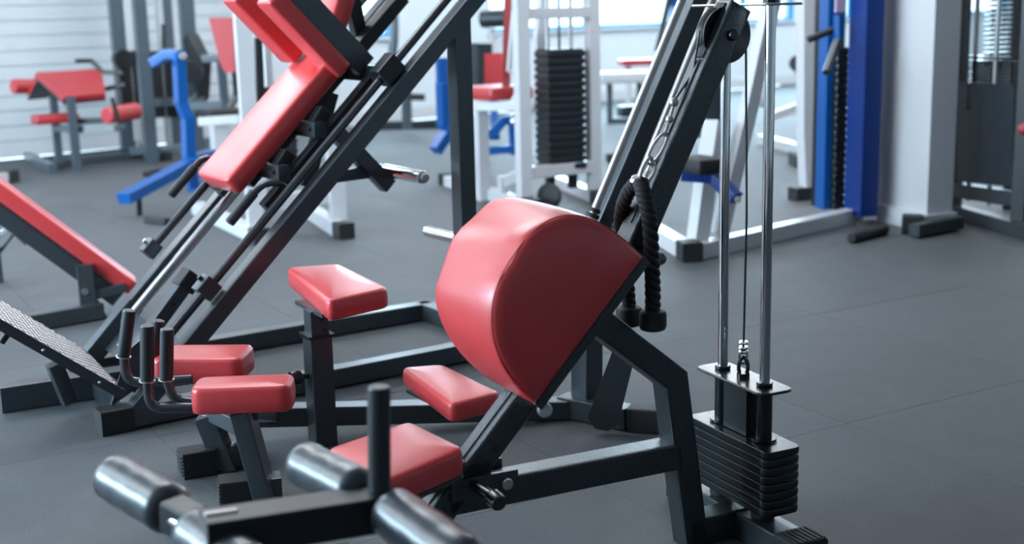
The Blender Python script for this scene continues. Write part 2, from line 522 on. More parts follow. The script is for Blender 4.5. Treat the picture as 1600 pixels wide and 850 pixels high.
# ceiling lamps (above the frame)
for k, (u, v) in enumerate(LAMPS):
    q = room(u, v, CEIL)
    if k == 0:
        lampe = bpy.data.objects.new('ceiling_lamp', None)
        h = build('housing', box_mb((-.8, -.5, -.05), (.8, .5, 0)), 'white_paint', lampe)
        dfu = build('diffuser', box_mb((-.76, -.46, -.06), (.76, .46, -.052)), 'lamp_diffuser', lampe)
        L0 = lampe; COL.objects.link(L0)
    else:
        L0 = lampe.copy(); COL.objects.link(L0)
        for ch in (h, dfu):
            c = ch.copy(); c.parent = L0; COL.objects.link(c)
    L0.location = q - V((0, 0, .345)); L0.rotation_euler = (0, 0, R(RH))
    tag(L0, 'long white ceiling light panel on the gym ceiling, above the frame', 'lamp', 'ceiling light panels')

# ================================================================== A: crunch bench with weight stack
A = Frame('cable_crunch_bench', 'near black hammered machine with big half-round red pad, red seat and low weight stack', 'gym machine', (.561, 3.023), 25.33)
HB = 'hammered_black'
SD = (0, 1, 0)
cdir = V((.68, 0, .733)).normalized(); cn = V((-.733, 0, .68)).normalized()
def lowax(z): return V((-.72 + (z-.32)*(.68/.733), 0, z))
def mastax(z): return V((-.266 + (z-.855)*.516, 0, z))
A.part('lower_beam', MB().sweep([lowax(.035), lowax(.762)], rrect(.07, .062, .009, 4), side=SD), HB)
A.part('mast', MB().sweep([mastax(.70), mastax(1.292)], rrect(.07, .062, .009, 4), side=SD), HB)
# raised ribs along the front face of lower beam and mast
for nm, fa, z0, z1 in (('beam_rib', lowax, .05, .47), ('mast_rib', mastax, .80, 1.16)):
    a, b = fa(z0), fa(z1); d = (b-a).normalized(); n = V((-d.z, 0, d.x))
    A.part(nm, MB().sweep([a+n*.031, b+n*.031], rrect(.022, .008, .003), side=SD), HB)
A.part('rear_leg', MB().path([(-.425, 0, .607), (-.212, 0, .432), (-.150, 0, .0)], .07, .066, SD, .009), HB)
A.part('brace', MB().beam((-.80, 0, .240), (-.20, 0, .240), .07, .068, .008, side=SD), HB)
A.part('floor_beam', MB().beam((-1.02, 0, .036), (-.96, 0, .036), .07, .07, .008, side=SD), HB)
ff = A.part('front_foot', MB().beam((-.985, -.20, .036), (-.985, .20, .036), .07, .07, .008), HB)
for sg in (-1, 1):
    A.part('foot_cap', MB().beam((-.985, sg*.19, .038), (-.985, sg*.245, .038), .082, .076, .012), 'rubber', ff)
# pad plate and half-round pad
lowm = lowax(.61)
P0 = V((-.495, 0, .607)) 
def pc(c, t, n): return P0 + cdir*c + cn*n + V((0, t, 0))
pl_pts = [pc(-.20, -.145, -.006), pc(.20, -.145, -.006), pc(.20, .145, -.006), pc(-.20, .145, -.006)]
A.part('pad_plate', MB().prism(pl_pts, cn*.022), HB)
# outline of the D
NP = 30; outl = []
for k in range(NP+1):
    a = math.pi*k/NP
    c = .200*math.copysign(abs(math.cos(a))**.82, math.cos(a)); n = .258*(abs(math.sin(a))**.80)
    outl.append((c + .028*(n/.258)**2, n))
chord = [(-.200 + .4*k/8, .0) for k in range(1, 8)]
ring2 = outl + [(c, n) for c, n in chord]
ctr = (.015, .11)
def dring(t, sc, dn=0.0):
    out = []
    for c, n in ring2:
        k = 1 + .018*math.sin(c*46 + t*9)*(n/.258) + (.10*max(0, -c-.09)/.11)*(n/.258)
        k = 1 + (k-1)*(sc**4 if sc > .9 else 0)
        out.append(pc(ctr[0]+(c-ctr[0])*sc, t, .016+max(0, (ctr[1]+(n*k-ctr[1])*sc))))
    return out
lay = [(-.162, .03), (-.162, .30), (-.1605, .60), (-.1575, .82), (-.153, .93), (-.149, .962), (-.142, .985), (-.132, 1.0), (-.07, 1.008), (0, 1.012), (.07, 1.008), (.136, 1.0), (.145, .99), (.152, .95), (.158, .85), (.160, .5), (.160, .03)]
hp = A.part('half_round_pad', MB().loops([dring(t, sc) for t, sc in lay]), 'red_vinyl', smooth=70)
seamr = MB()
for tt in (-.1465,):
    pts = [pc(ctr[0]+(c-ctr[0])*.985, tt, .016+max(0, ctr[1]+(n-ctr[1])*.985)) for c, n in outl]
    seamr.sweep(pts, ngon(.0014, 6))
A.part('pad_seam', seamr, 'seam_red', hp)
tuck = MB()
A.part('pad_bolt', MB().cyl(A.t(850, 640, -.09), A.t(852, 641, -.13), .0165, 18, .007).cyl(A.t(848, 638, -.02), A.t(850, 640, -.10), .011, 14), 'dull_steel', label='glossy rounded bolt end below the pad')
# seat
zs = .335
seat_pts = [tuple((A.z(728, 700, zs+.058)).to_2d()), tuple(A.z(640, 657, zs+.058).to_2d()), tuple(A.z(506, 702, zs+.058).to_2d()), tuple((A.z(600, 757, zs+.055)).to_2d())]
st = pad(seat_pts, .060, rad=.03, e=.014, puff=.008).xf(Matrix.Translation((0, 0, zs)))
A.part('seat', st, 'red_vinyl', smooth=60)
A.part('seat_bar', MB().beam((-.70, 0, .296), (-1.03, 0, .302), .07, .062, .008, side=SD), HB)
A.part('seat_board', MB().add(pad([tuple(V(p)*.985 + V((-.013, 0))) for p in seat_pts], .010, rad=.02, e=.003, puff=0).xf(Matrix.Translation((0, 0, zs-.010)))), 'black_steel')
A.part('pivot_plate', box_mb((-.80, -.047, .245), (-.640, -.037, .293)), HB)
A.part('pivot_plate', box_mb((-.80, .037, .245), (-.640, .047, .293)), HB)
A.part('locking_pin', MB().cyl((-.745, -.047, .275), (-.735, -.115, .270), .013, 16, .003).cyl((-.735, -.112, .270), (-.733, -.150, .266), .0195, 18, .007), 'dark_tube')
A.part('hex_bolt', MB().cyl((-.672, -.047, .268), (-.672, -.062, .268), .0145, 12, .004), 'chrome')
holes = MB()
for z in (.345, .315): 
    q = lowax(z) + cdir*0
    holes.cyl(q + V((.01, -.0352, 0)), q + V((.01, -.0358, 0)), .0085, 14)
A.part('pin_hole', holes, 'rubber')
# stack base
A.part('link_beam', MB().beam((-.17, 0, .036), (0, 0, .036), .07, .07, .006, side=SD), HB)
sb = A.part('stack_base', MB().beam((0, -.20, .034), (0, .20, .034), .085, .066, .006), 'graphite_paint')
for sg in (-1, 1):
    cap = MB().beam((0, sg*.195, .037), (0, sg*.275, .037), .096, .074, .008)
    for k in range(7): cap.add(box_mb((-.044+.0135*k, min(sg*.20, sg*.272), .073), (-.0375+.0135*k, max(sg*.20, sg*.272), .0765)))
    A.part('foot_cap', cap, 'rubber', sb)
for y in (-.0867, .0867):
    A.part('rubber_buffer', MB().cyl((.0, y, .066), (.0, y, .1), .03, 20, .006), 'rubber')
    A.part('guide_rod', MB().cyl((0, y, .07), (0, y, 1.31), .0125, 20), 'chrome')
    A.part('rod_sleeve', MB().cyl((0, y, .27), (0, y, .392), .0195, 20).cyl((0, y, .266), (0, y, .271), .031, 20), 'black_satin')
    A.part('rod_collar', MB().cyl((0, y, .40), (0, y, .410), .0195, 20, .002), 'black_satin')
A.part('sticker', box_mb((-.0425, .135, .050), (-.0435, .16, .064)), 'white_paint')
wp_out = rect(0, 0, .106, .335)
wp_mesh = None; th = .0180
for k in range(8):
    z = .1 + k*.0208
    if wp_mesh is None:
        o = A.part('weight_plate', pad(wp_out, th, rad=.025, e=.0012, puff=0), 'black_satin'); wp_mesh = o.data
    else: o = A.part('weight_plate', None, None, mesh=wp_mesh)
    o.location = (0, 0, z)
A.part('sleeve_plate', pad(rect(0, 0, .098, .285), .007, rad=.028, e=.002, puff=0).xf(Matrix.Translation((0, 0, .393))), 'black_satin')
A.part('stem_block', box_mb((-.024, -.048, .266), (.024, .048, .393)), 'black_steel')
A.part('top_plate', pad(rect(0, 0, .10, .31), .006, rad=.015, e=.0015, puff=0).xf(Matrix.Translation((0, .012, 1.292))), 'dull_steel')
for y in (-.0867, .0867):
    A.part('rod_nut', MB().cyl((0, y, 1.298), (0, y, 1.318), .018, 6), 'black_steel')
# pulley in the mast, with its cable down to the stack and forward to the rope
pc_ = V((-.068, 0, 1.228))
pul = MB()
pr_ = [(.054, -.010), (.063, -.016), (.065, -.016), (.0655, -.013), (.058, 0), (.0655, .013), (.065, .016), (.063, .016), (.054, .010)]
rg = []
for k in range(36):
    a = 2*math.pi*k/36
    rg.append([pc_ + V((math.cos(a)*r, y, math.sin(a)*r)) for r, y in [(.012, -.012)] + pr_ + [(.012, .012)]])
pul.loops(rg, closed=True)
pob = A.part('pulley', pul, 'black_steel', smooth=50)
A.part('pulley_bolt', MB().cyl(pc_ + V((0, -.036, 0)), pc_ + V((0, -.046, 0)), .013, 18, .004), 'black_satin')
# slot cheeks where the mast is cut open for the pulley
A.part('pulley_slot', MB().sweep([mastax(1.165)+V((-.026, 0, .014)), mastax(1.285)+V((-.026, 0, .014))], rrect(.036, .012, .005), side=SD), 'rubber')
cab = MB()
cab.sweep([(-.005, 0, 1.228), (.004, 0, .80), (.0, 0, .475)], ngon(.0028, 8))
tpt = pc_ + V((-.064, 0, .012))
front = [tpt, V((-.150, -.0, 1.145)), V((-.198, 0, 1.088))]
cab.sweep(front, ngon(.0026, 8))
A.part('steel_cable', cab, 'black_steel')
cl = MB()
for z in (.465, .474, .487): cl.torus((0, 0, z), (0, 0, 1), .0085, .0045, n=14, k=6)
cl.torus((0, 0, .452), (0, 1, .3), .012, .003, up=(0, 0, 1), sx=1.5)
A.part('cable_clamp', cl, 'chrome')
A.part('stack_link', MB().torus((0, 0, .425), (.6, 1, 0), .011, .005, sx=2.2, up=(0, 0, 1)).cyl((0, 0, .400), (0, 0, .412), .016, 16), 'black_satin')

# rope handle hanging from the front cable
RP = Frame('rope_handle', 'black braided rope with rubber ends hanging on chain links behind the half-round pad', 'rope', A.O, 25.33)
lk = MB()
ch = [RP.t(1053, 160, -.012), RP.t(1046, 187, -.014), RP.t(1037, 213, -.018)]
lk.ball(ch[0], .011, sq=(1, 1, 1)).ball(ch[1], .009)
lk.cyl(ch[0], ch[1], .004, 8).cyl(ch[1], ch[2], .004, 8)
RP.part('cable_ferrule', lk, 'dull_steel')
def link(a, b, wd, r, nm='chain_link', ax=(.3, 1, 0)):
    a, b = V(a), V(b); up = (b-a).normalized(); ax = V(ax); ax = (ax - up*ax.dot(up)).normalized()
    L_ = (b-a).length/2
    RP.part(nm, MB().torus((a+b)/2, ax, wd, r, sx=L_/wd, up=up, n=28), 'dull_steel')
link(RP.t(1041, 208, -.018), RP.t(1013, 256, -.024), .012, .0036, 'snap_hook', ax=(.5, 1, .2))
link(RP.t(1017, 246, -.024), RP.t(1000, 284, -.03), .013, .0042, ax=(-.6, 1, 0))
link(RP.t(1022, 258, -.024), RP.t(1007, 285, -.03), .010, .0040, ax=(1, .4, 0))
ring = MB()
a0, a1 = RP.t(990, 283, -.015), RP.t(1008, 287, -.045)
ring.cyl(a0, a1, .016, 18, .003)
RP.part('rope_thimble', ring, 'chrome')
def braid(pts, r, turns, nm='rope_strand'):
    # three twisted strands along a smooth path
    P = [V(p) for p in pts]; q = []
    n = 90
    for i in range(n+1):
        u = i/n*(len(P)-1); k = min(int(u), len(P)-2); f = u-k
        pa, pb, pcc, pd = P[max(k-1, 0)], P[k], P[k+1], P[min(k+2, len(P)-1)]
        q.append(.5*((2*pb) + (pcc-pa)*f + (2*pa-5*pb+4*pcc-pd)*f*f + (3*pb-3*pcc+pd-pa)*f**3))
    m = MB()
    for s3 in range(3):
        pp = []
        for i, c in enumerate(q):
            t = (q[min(i+1, n)] - q[max(i-1, 0)]).normalized()
            sdv = t.cross(V((0, 1, 0))); sdv = sdv.normalized() if sdv.length > .1 else V((1, 0, 0))
            nv = sdv.cross(t)
            a = 2*math.pi*(s3/3 + turns*i/n)
            pp.append(c + sdv*math.cos(a)*r*.52 + nv*math.sin(a)*r*.52)
        m.sweep(pp, ngon(r*.56, 8))
    return RP.part(nm, m, 'braid', smooth=60)
near = [RP.t(1000, 285, -.035), RP.t(1006, 305, -.055), RP.t(1015, 345, -.065), RP.t(1018, 400, -.068), RP.t(1020, 450, -.068), RP.t(1020, 492, -.068)]
far = [RP.t(992, 288, -.02), RP.t(978, 308, .0), RP.t(970, 345, .05), RP.t(975, 400, .07), RP.t(981, 450, .07), RP.t(983, 486, .07)]
braid(near, .0175, 6.5); braid(far, .0165, 6.5)
for e in (near[-1], far[-1]):
    m = MB()
    m.cyl(e + V((0, 0, .012)), e + V((0, 0, -.036)), .0315, 24, .010)
    RP.part('rubber_end', m, 'rubber')
e = near[1]

# ================================================================== B: low machine with four red pads
B = Frame('four_pad_bench', 'low graphite machine with four small red pads, grip handles and a steep guide rail mast', 'gym machine', (-.595, 3.80), 30.0)
GP = 'graphite_paint'
zb = .09
bl, br = B.d(402, 649, 3.79), B.d(908, 637, 3.97)
B.part('main_beam', MB().beam(bl, br, .07, .062, .006), GP)
pf = B.z(505, 693, 0)
pt = B.d(507, 475, 3.80)
B.part('post', MB().beam((pf.x, pf.y, 0), (pf.x, pf.y, .345), .072, .072, .006, side=(0, 1, 0)), GP)
B.part('inner_post', MB().beam((pf.x, pf.y, .33), (pf.x, pf.y, .425), .060, .060, .006, side=(0, 1, 0)), GP)
B.part('post_collar', MB().beam((pf.x, pf.y, .343), (pf.x, pf.y, .352), .086, .086, .004, side=(0, 1, 0)), 'black_satin')
B.part('pin_hole', MB().cyl((pf.x+.005, pf.y-.0302, .40), (pf.x+.005, pf.y-.0306, .40), .007, 12).cyl((pf.x+.012, pf.y-.0302, .366), (pf.x+.012, pf.y-.0306, .366), .005, 12), 'rubber')
kn = B.d(472, 579, 3.80); kz = kn.z
B.part('locking_knob', MB().cyl((pf.x-.036, pf.y, kz), (pf.x-.06, pf.y, kz), .009, 12).cyl((pf.x-.058, pf.y, kz), (pf.x-.095, pf.y, kz), .024, 20, .009), 'black_satin')
B.part('pad_bracket', box_mb((pf.x-.02, pf.y-.10, .420), (pf.x+.075, pf.y+.12, .432)), GP)
def world_pad(fr, name, px, z, H, rad=.03, bot=None, label=None, mt='red_vinyl', e=.014):
    pts = [tuple(fr.z(x, y, z+H).to_2d()) for x, y in px]
    return fr.part(name, pad(pts, H, rad, e, .006).xf(Matrix.Translation((0, 0, z))), mt, smooth=60, label=label)
world_pad(B, 'raised_pad', [(447, 417), (530, 411), (609, 449), (513, 470)], .425, .062, .035, label='raised red pad on the square post')
world_pad(B, 'knee_pad', [(626, 573), (692, 568), (784, 612), (704, 632)], .175, .055, .03, label='red pad low beside the half-round pad')
q = B.d(690, 640, 3.74)
B.part('knee_pad_bracket', MB().beam(B.d(652, 606, 3.80), B.d(740, 650, 3.62), .09, .012, .003, side=None), GP)
pc1 = B.loc(at_d(380, 592, 3.27)); 
def flat_pad(name, pxc, D, lx, ly, H, ang, label, z):
    c = B.loc(at_z(pxc[0], pxc[1], z+H))
    return B.part(name, pad(rect(c.x, c.y, lx, ly, ang - B.h), H, .035, .014, .006).xf(Matrix.Translation((0, 0, z))), 'red_vinyl', smooth=60, label=label)
flat_pad('front_pad', (380, 595), 3.3, .262, .125, .072, 2, 'front left red pad beside the paired grips', .277)
flat_pad('back_pad', (318, 549), 3.6, .262, .175, .072, -4, 'back left red pad behind the front one', .268)
# splayed legs with ribbed rubber feet
l2t, l2b = B.d(378, 640, 3.27), B.d(425, 800, 3.27); l2b.z = .0
B.part('leg', MB().beam(l2t, B.d(417, 785, 3.27), .085, .052, .006, side=(B.loc(B.O + V((0, 1, 0))))), GP)
B.part('leg', MB().beam(B.d(322, 648, 3.56), B.d(357, 733, 3.56), .07, .06, .006, side=(B.loc(B.O + V((0, 1, 0))))), GP)
B.part('leg_gusset', MB().beam(B.d(338, 645, 3.52), B.d(385, 668, 3.36), .05, .05, .006), GP)
B.part('cross_tube', MB().beam(B.d(330, 646, 3.55), B.d(420, 648, 3.80), .06, .055, .006), GP)
B.part('cross_tube', MB().beam(B.d(385, 641, 3.28), B.d(420, 646, 3.78), .06, .055, .006), GP)
def foot(fr, a, b, w=.075, h=.075, caplen=.085, ridge=True, fm=GP):
    a, b = V(a), V(b); a.z = b.z = h/2; d = (b-a).normalized()
    o = fr.part('foot_tube', MB().beam(a + d*caplen*.6, b, w-.012, h-.010, .006), fm)
    cp = MB().beam(a, a + d*caplen, w+.004, h+.004, .008)
    sd = d.cross(Z)
    if ridge:
        for k in range(6):
            z = .012 + k*.0105
            cp.add(MB().beam(a - d*.002 + V((0, 0, z-h/2)) - sd*(w*.45), a - d*.002 + V((0, 0, z-h/2)) + sd*(w*.45), .004, .005, .001))
    fr.part('foot_cap', cp, 'rubber', o)
f1a = B.z(284, 744, 0); f1b = B.z(374, 728, 0)
foot(B, f1a, f1b + (f1b-f1a)*.15, caplen=.095)
f2a = B.z(345, 790, 0); f2b = B.z(440, 778, 0)
foot(B, f2a, f2b, caplen=.085)
# grip handles: bent tubes ending in ribbed grips
def handle(top, bot, bend, end, D, mt='dark_tube', r=.0135, gr=.0185):
    T_, Bo = B.d(*top, D), B.d(*bot, D)
    be, en = B.d(*bend, D-.01), B.d(*end, D+.0)
    h = B.part('grip_handle', MB().tube([T_ + (Bo-T_)*.1, Bo, be, en], r, 14, 8), mt, smooth=60)
    g = MB().cyl(T_, Bo, gr, 20, .005)
    B.part('grip', g, 'grip_rubber', h)
    B.part('grip_ring', MB().cyl(Bo + (Bo-T_).normalized()*.000, Bo + (Bo-T_).normalized()*.004, gr+.003, 20), 'dull_steel', h)
handle((230, 508), (230, 594), (234, 638), (345, 636), 3.27)
handle((261, 513), (260, 592), (272, 626), (335, 632), 3.33)
handle((202, 484), (193, 556), (198, 598), (300, 592), 3.50)
handle((248, 500), (237, 570), (250, 600), (310, 592), 3.60)
# right end: cross foot, post, tilted foot plate, mast with two guide rods
fr_a = B.z(1033, 652, 0.04); fr_b = B.z(905, 634, .04)
o = B.part('cross_foot', MB().beam(B.d(985, 652, 3.83), B.d(880, 632, 3.99), .07, .07, .006), GP)
B.part('foot_cap', MB().beam(B.d(1032, 655, 3.80), B.d(984, 652, 3.835), .078, .078, .008), 'rubber', o)
B.part('upright', MB().beam(B.d(917, 640, 3.97), B.d(917, 480, 3.97), .075, .075, .006, side=V((math.cos(R(0)), math.sin(R(10)), 0))), GP)
tp = [B.d(x, y, 3.78) for x, y in ((957, 548), (975, 541), (989, 552), (990, 566), (966, 662), (950, 674), (930, 670), (918, 652))]
B.part('foot_plate', MB().prism(tp, B.loc(B.O + V((.15, 1, 0)).normalized()*.012)), 'graphite_paint', label='tilted plate with rounded ends')
D0, D1 = 4.02, 4.16
ma, mb_ = B.d(836, 590, D0), B.d(1113, -60, D1)
md = (mb_-ma).normalized()
B.part('rail_mast', MB().sweep([ma, mb_], rrect(.070, .066, .006), side=SD), 'graphite_paint')
for (xa, ya, xb, yb, nm, dz) in ((920, 350, 1078, -30, 'guide_rod', -.03), (966, 360, 1126, -30, 'guide_rod', -.05)):
    a, b = B.d(xa, ya, 3.98), B.d(xb, yb, 4.03)
    B.part(nm, MB().cyl(a, b, .0130, 16), 'dull_steel')
    d = (b-a).normalized(); m = MB()
    for k in range(3): m.cyl(a + d*(.004+.018*k), a + d*(.018+.018*k), .026-.003*k, 18, .004)
    m.cyl(a - d*.05, a + d*.004, .024, 18, .004)
    B.part('rubber_bumper', m, 'rubber')
    for q in (a - d*.045, b - d*.01):
        k = (q - ma).dot(md); B.part('rod_bracket', MB().beam(q, ma + md*k, .04, .018, .003), 'graphite_paint')
B.part('round_knob', MB().ball(B.d(1031, 404, 4.0), .022), 'graphite_paint')

# ================================================================== C: inclined squat and leg press machine
Cm = Frame('hack_squat_machine', 'graphite inclined sled machine with red back pad, red shoulder pads and studded foot plate', 'gym machine', (-1.331, 3.907), 33.7)
ce = V((.722, 0, .692)); cnn = V((-.692, 0, .722)); R00 = V((.34, 0, .262))
def cr(a, n, t): return R00 + ce*a + cnn*n + V((0, t, 0))
TF = .64
foot(Cm, (0, 0, 0), (1.46, 0, 0), .078, .078, .105, ridge=False)
Cm.part('floor_tube', MB().beam((.10, TF+.04, .039), (1.62, TF+.04, .039), .07, .07, .006), GP)
Cm.part('floor_tube', MB().beam((1.60, -.0, .039), (1.60, TF+.06, .039), .07, .07, .006), GP)
Cm.part('floor_tube', MB().beam((1.40, 0, .039), (1.60, 0, .039), .07, .07, .006), GP)
Cm.part('floor_tube', MB().beam((.13, .03, .039), (.13, TF+.02, .039), .07, .07, .006), GP)
Cm.part('floor_tube', MB().beam(Cm.z(0, 622, .045), Cm.z(215, 590, .045), .08, .09, .006), GP)
for t, nm in ((0, 'near'), (TF, 'far')):
    Cm.part('rail', MB().beam(cr(-.33, 0, t), cr(1.70, 0, t), .062, .062, .006, side=SD), GP)
    if t == 0: Cm.part('rear_post', MB().beam((1.395, t, 0.0), (1.395, t, 1.27), .068, .068, .006, side=SD), GP)
Cm.part('top_beam', MB().beam(cr(1.67, 0, 0), cr(1.67, 0, TF), .06, .06, .006), GP)
# guide rods with end blocks
Cm.part('guide_rod', MB().cyl(cr(-.10, .068, .022), cr(1.66, .068, .022), .0155, 18), 'dark_tube')
Cm.part('guide_rod', MB().cyl(cr(.18, .085, TF), cr(1.66, .085, TF), .0145, 18), 'dark_tube')
wa, wb = Cm.t(208, 489, .50), Cm.t(365, 299, .50); wd = (wb - wa).normalized()
Cm.part('guide_rod', MB().cyl(wa - wd*.05, wa + wd*1.75, .0165, 18), 'chrome')
def block(a, n, t, l=.07, w=.07, h=.07, nm='rod_block', m=GP):
    o = Cm.part(nm, MB().beam(cr(a-l/2, n, t), cr(a+l/2, n, t), w, h, .007, side=SD), m)
    return o
k1 = block(.15, .074, .018, .062, .058, .066)
Cm.part('set_screw', MB().cyl(cr(.16, .104, .018), cr(.16, .122, .018), .009, 12, .003), 'black_satin', k1)
k2 = block(.195, .088, TF, .058, .058, .055)
Cm.part('set_screw', MB().cyl(cr(.20, .112, TF), cr(.20, .130, TF), .009, 12, .003), 'chrome', k2)
# lower plates tying both rails
Cm.part('lower_plate', MB().beam(cr(-.11, -.02, .03), cr(-.11, -.02, TF-.03), .008, .17, .003, side=cnn), GP)
Cm.part('front_post', MB().beam((.115, TF, .04), (.34, TF, .262), .06, .07, .006, side=SD), GP)
Cm.part('lower_gusset', MB().prism([(.05, .03, .075), (.30, .03, .20), (.20, .03, .30), (.12, .03, .25)], (0, -.008, 0)), GP)
for t in (.12, .5):
    Cm.part('plate_bolt', MB().cyl(cr(-.15, -.02, t), cr(-.15, .0, t), .012, 12, .004), 'chrome')
# central stop tube with clamped end
s0, s1 = Cm.t(188, 508, .33), Cm.t(287, 447, .33)
st0 = Cm.part('stop_tube', MB().sweep([cr(-.12, .0, .33), Cm.t(290, 443, .33)], rrect(.05, .05, .006), side=SD), GP)
d_ = (Cm.t(290, 443, .33) - cr(-.12, .0, .33)).normalized()
e_ = Cm.t(290, 443, .33)
Cm.part('stop_cap', MB().beam(e_ - d_*.02, e_ + d_*.045, .078, .07, .010, side=SD), 'rubber', st0)
Cm.part('pin_hole', MB().cyl(e_ - d_*.085 + V((0, -.0252, 0)), e_ - d_*.085 + V((0, -.0258, 0)), .008, 12), 'rubber', st0)
# studded foot plate
N0, N1 = V((.097, 0, .124)), V((-.261, 0, .42))
pd_ = (N1 - N0).normalized(); lat = V((0, .45, .045))
pn = lat.cross(pd_).normalized(); pn = pn if pn.z > 0 else -pn
e0 = N0.copy(); dn = pd_
fa = [N0, N0 + pd_*.80, N0 + pd_*.80 + lat, N0 + lat]
Cm_plate = Cm.part('foot_plate', MB().prism(fa, -pn*.032), 'graphite_paint', smooth=20)
studs = MB()
uu = dn.normalized(); ww = pn.cross(uu).normalized()
P2 = [((p - e0).dot(uu), (p - e0).dot(ww)) for p in fa]
def inside(x, y):
    c = False; n = len(P2)
    for i in range(n):
        (xa, ya), (xb, yb) = P2[i-1], P2[i]
        if (ya > y) != (yb > y) and x < (xb-xa)*(y-ya)/(yb-ya)+xa: c = not c
    return c
wmax = max(abs(p[1]) for p in P2); sgw = 1 if sum(p[1] for p in P2) > 0 else -1
for i in range(60):
    for j in range(26):
        x, y = .012 + i*.022, sgw*(.012 + j*.022)
        if not (inside(x+.01, y+.01) and inside(x-.01, y-.01) and inside(x+.01, y-.01)): continue
        dx = uu*(.0085) + ww*(.0085*(1 if (i+j) % 2 else -1)); nx = uu*.002 - ww*(.002*(1 if (i+j) % 2 else -1))
        c = e0 + uu*x + ww*y
        b = len(studs.v)
        studs.v += [tuple(q) for q in (c-dx, c+nx*1.4, c+dx, c-nx*1.4, c+pn*.0028)]
        studs.f += [(b, b+1, b+4), (b+1, b+2, b+4), (b+2, b+3, b+4), (b+3, b, b+4)]
Cm.part('tread_pattern', studs, 'dull_steel', Cm_plate, kind='stuff', smooth=20)
for u in (.40, .47):
    q = N0 + pd_*u + V((0, .06, 0)) - pn*.03
    Cm.part('plate_bolt', MB().cyl(q - V(pn)*(-.01), q - pn*.035, .011, 12, .003), 'black_satin', Cm_plate)
for u in (.09, .30):
    q = N0 + pd_*u - pn*.018
    Cm.part('small_bolt', MB().ball(q, .006), 'chrome', Cm_plate)
Cm.part('plate_support', MB().beam(N0 + pd_*.16 - pn*.05 + V((0, .25, 0)), V((-.02, .25, .05)), .06, .05, .006), GP)
# sled: carriage, pads, handles, weight horns
sled = Cm.part('sled', MB().beam(cr(.56, .088, .33), cr(1.48, .088, .33), .07, .05, .006, side=SD), 'black_steel')
Cm.part('sled_tube', MB().beam(cr(.50, .045, .13), cr(1.12, .045, .13), .05, .05, .005, side=SD), 'black_steel', sled)
Cm.part('sled_tube', MB().beam(cr(.50, .045, .53), cr(1.12, .045, .53), .05, .05, .005, side=SD), 'black_steel', sled)
for a in (.63, .83):
    Cm.part('sled_crossbar', MB().beam(cr(a, .088, .10), cr(a, .088, .56), .045, .055, .005), GP, sled)
    Cm.part('pad_bracket', MB().beam(cr(a-.02, .09, .155), cr(a+.075, .105, .155), .05, .05, .008, side=SD), 'black_steel', sled)
for a in (.56, 1.135):
    for t in (.02, TF-.04):
        if a < 1 and t < .1: continue
        Cm.part('slide_block', MB().beam(cr(a-.045, .072, t), cr(a+.045, .072, t), .07, .075, .010, side=SD), 'black_steel', sled)
Cm.part('sled_crossbar', MB().beam(cr(1.135, .05, .02), cr(1.135, .05, TF-.02), .07, .055, .006), 'black_steel', sled)
def slab(nm, a0, a1, n0, n1, t0, t1, rad=.02, e=.012, axis='n', label=None, puff=.004, taper=1.0):
    # cushion with its soft face pointing along `axis`
    if axis == 'n':
        m = pad([(a0, t0), (a1, t0), (a1, t1), (a0, t1)], n1-n0, rad, e, puff)
        M = frame_mat(cr(0, n0, 0), ce, Y, ce.cross(Y)*1.0)
        if ce.cross(Y).dot(cnn) < 0: M = frame_mat(cr(0, n0, 0), ce, Y, cnn)
    else:   # soft face pointing down the rail (-a)
        m = pad([(n0, t0), (n1, t0), (n1, t1), (n0, t1)], a1-a0, rad, e, puff)
        M = frame_mat(cr(a1, 0, 0), cnn, Y, -ce)
    m.xf(M)
    return Cm.part(nm, m, 'red_vinyl', sled, smooth=60, label=label)
slab('back_pad', .485, 1.115, .13, .20, .18, .475, .03, .012, label='long red back pad')
slab('shoulder_pad', 1.028, 1.092, .135, .505, .145, .265, .018, .010, axis='a', label='near red shoulder pad')
slab('shoulder_pad', 1.015, 1.09, .215, .535, .38, .50, .018, .010, axis='a', label='far red shoulder pad')
Cm.part('shoulder_plate', MB().beam(cr(1.135, .085, .178), cr(1.135, .56, .178), .045, .084, .004, side=SD), GP, sled)
Cm.part('shoulder_plate', MB().beam(cr(1.130, .085, .44), cr(1.130, .56, .44), .045, .078, .004, side=SD), GP, sled)
td = (ce*math.cos(R(25)) + cnn*math.sin(R(25))).normalized(); tn = (cnn*math.cos(R(25)) - ce*math.sin(R(25))).normalized()
m = pad([(0, -.10), (.34, -.10), (.34, .10), (0, .10)], .07, .02, .012, .004).xf(frame_mat(cr(1.215, .185, .38), td, Y, tn))
Cm.part('head_pad', m, 'red_vinyl', sled, smooth=60, label='red head pad')
Cm.part('head_pad_arm', MB().beam(cr(1.26, .08, .38), cr(1.36, .23, .38), .05, .05, .005, side=SD), 'black_steel', sled)
# hook handles at the foot of the back pad
def hook(t, grip_a, grip_b, arc):
    ga, gb = Cm.t(*grip_a, t), Cm.t(*grip_b, t)
    pts = [gb] + [Cm.t(x, y, t) for x, y in arc]
    h = Cm.part('hook_handle', MB().tube([ga + (gb-ga)*.2] + pts, .0125, 12, 6), 'dark_tube', sled, smooth=60)
    Cm.part('hook_grip', MB().cyl(ga, gb, .0175, 18, .005), 'grip_rubber', sled)
hook(.07, (358, 349), (398, 300), [(413, 287), (438, 285), (452, 300)])
hook(.60, (266, 306), (305, 260), [(318, 246), (340, 250)])
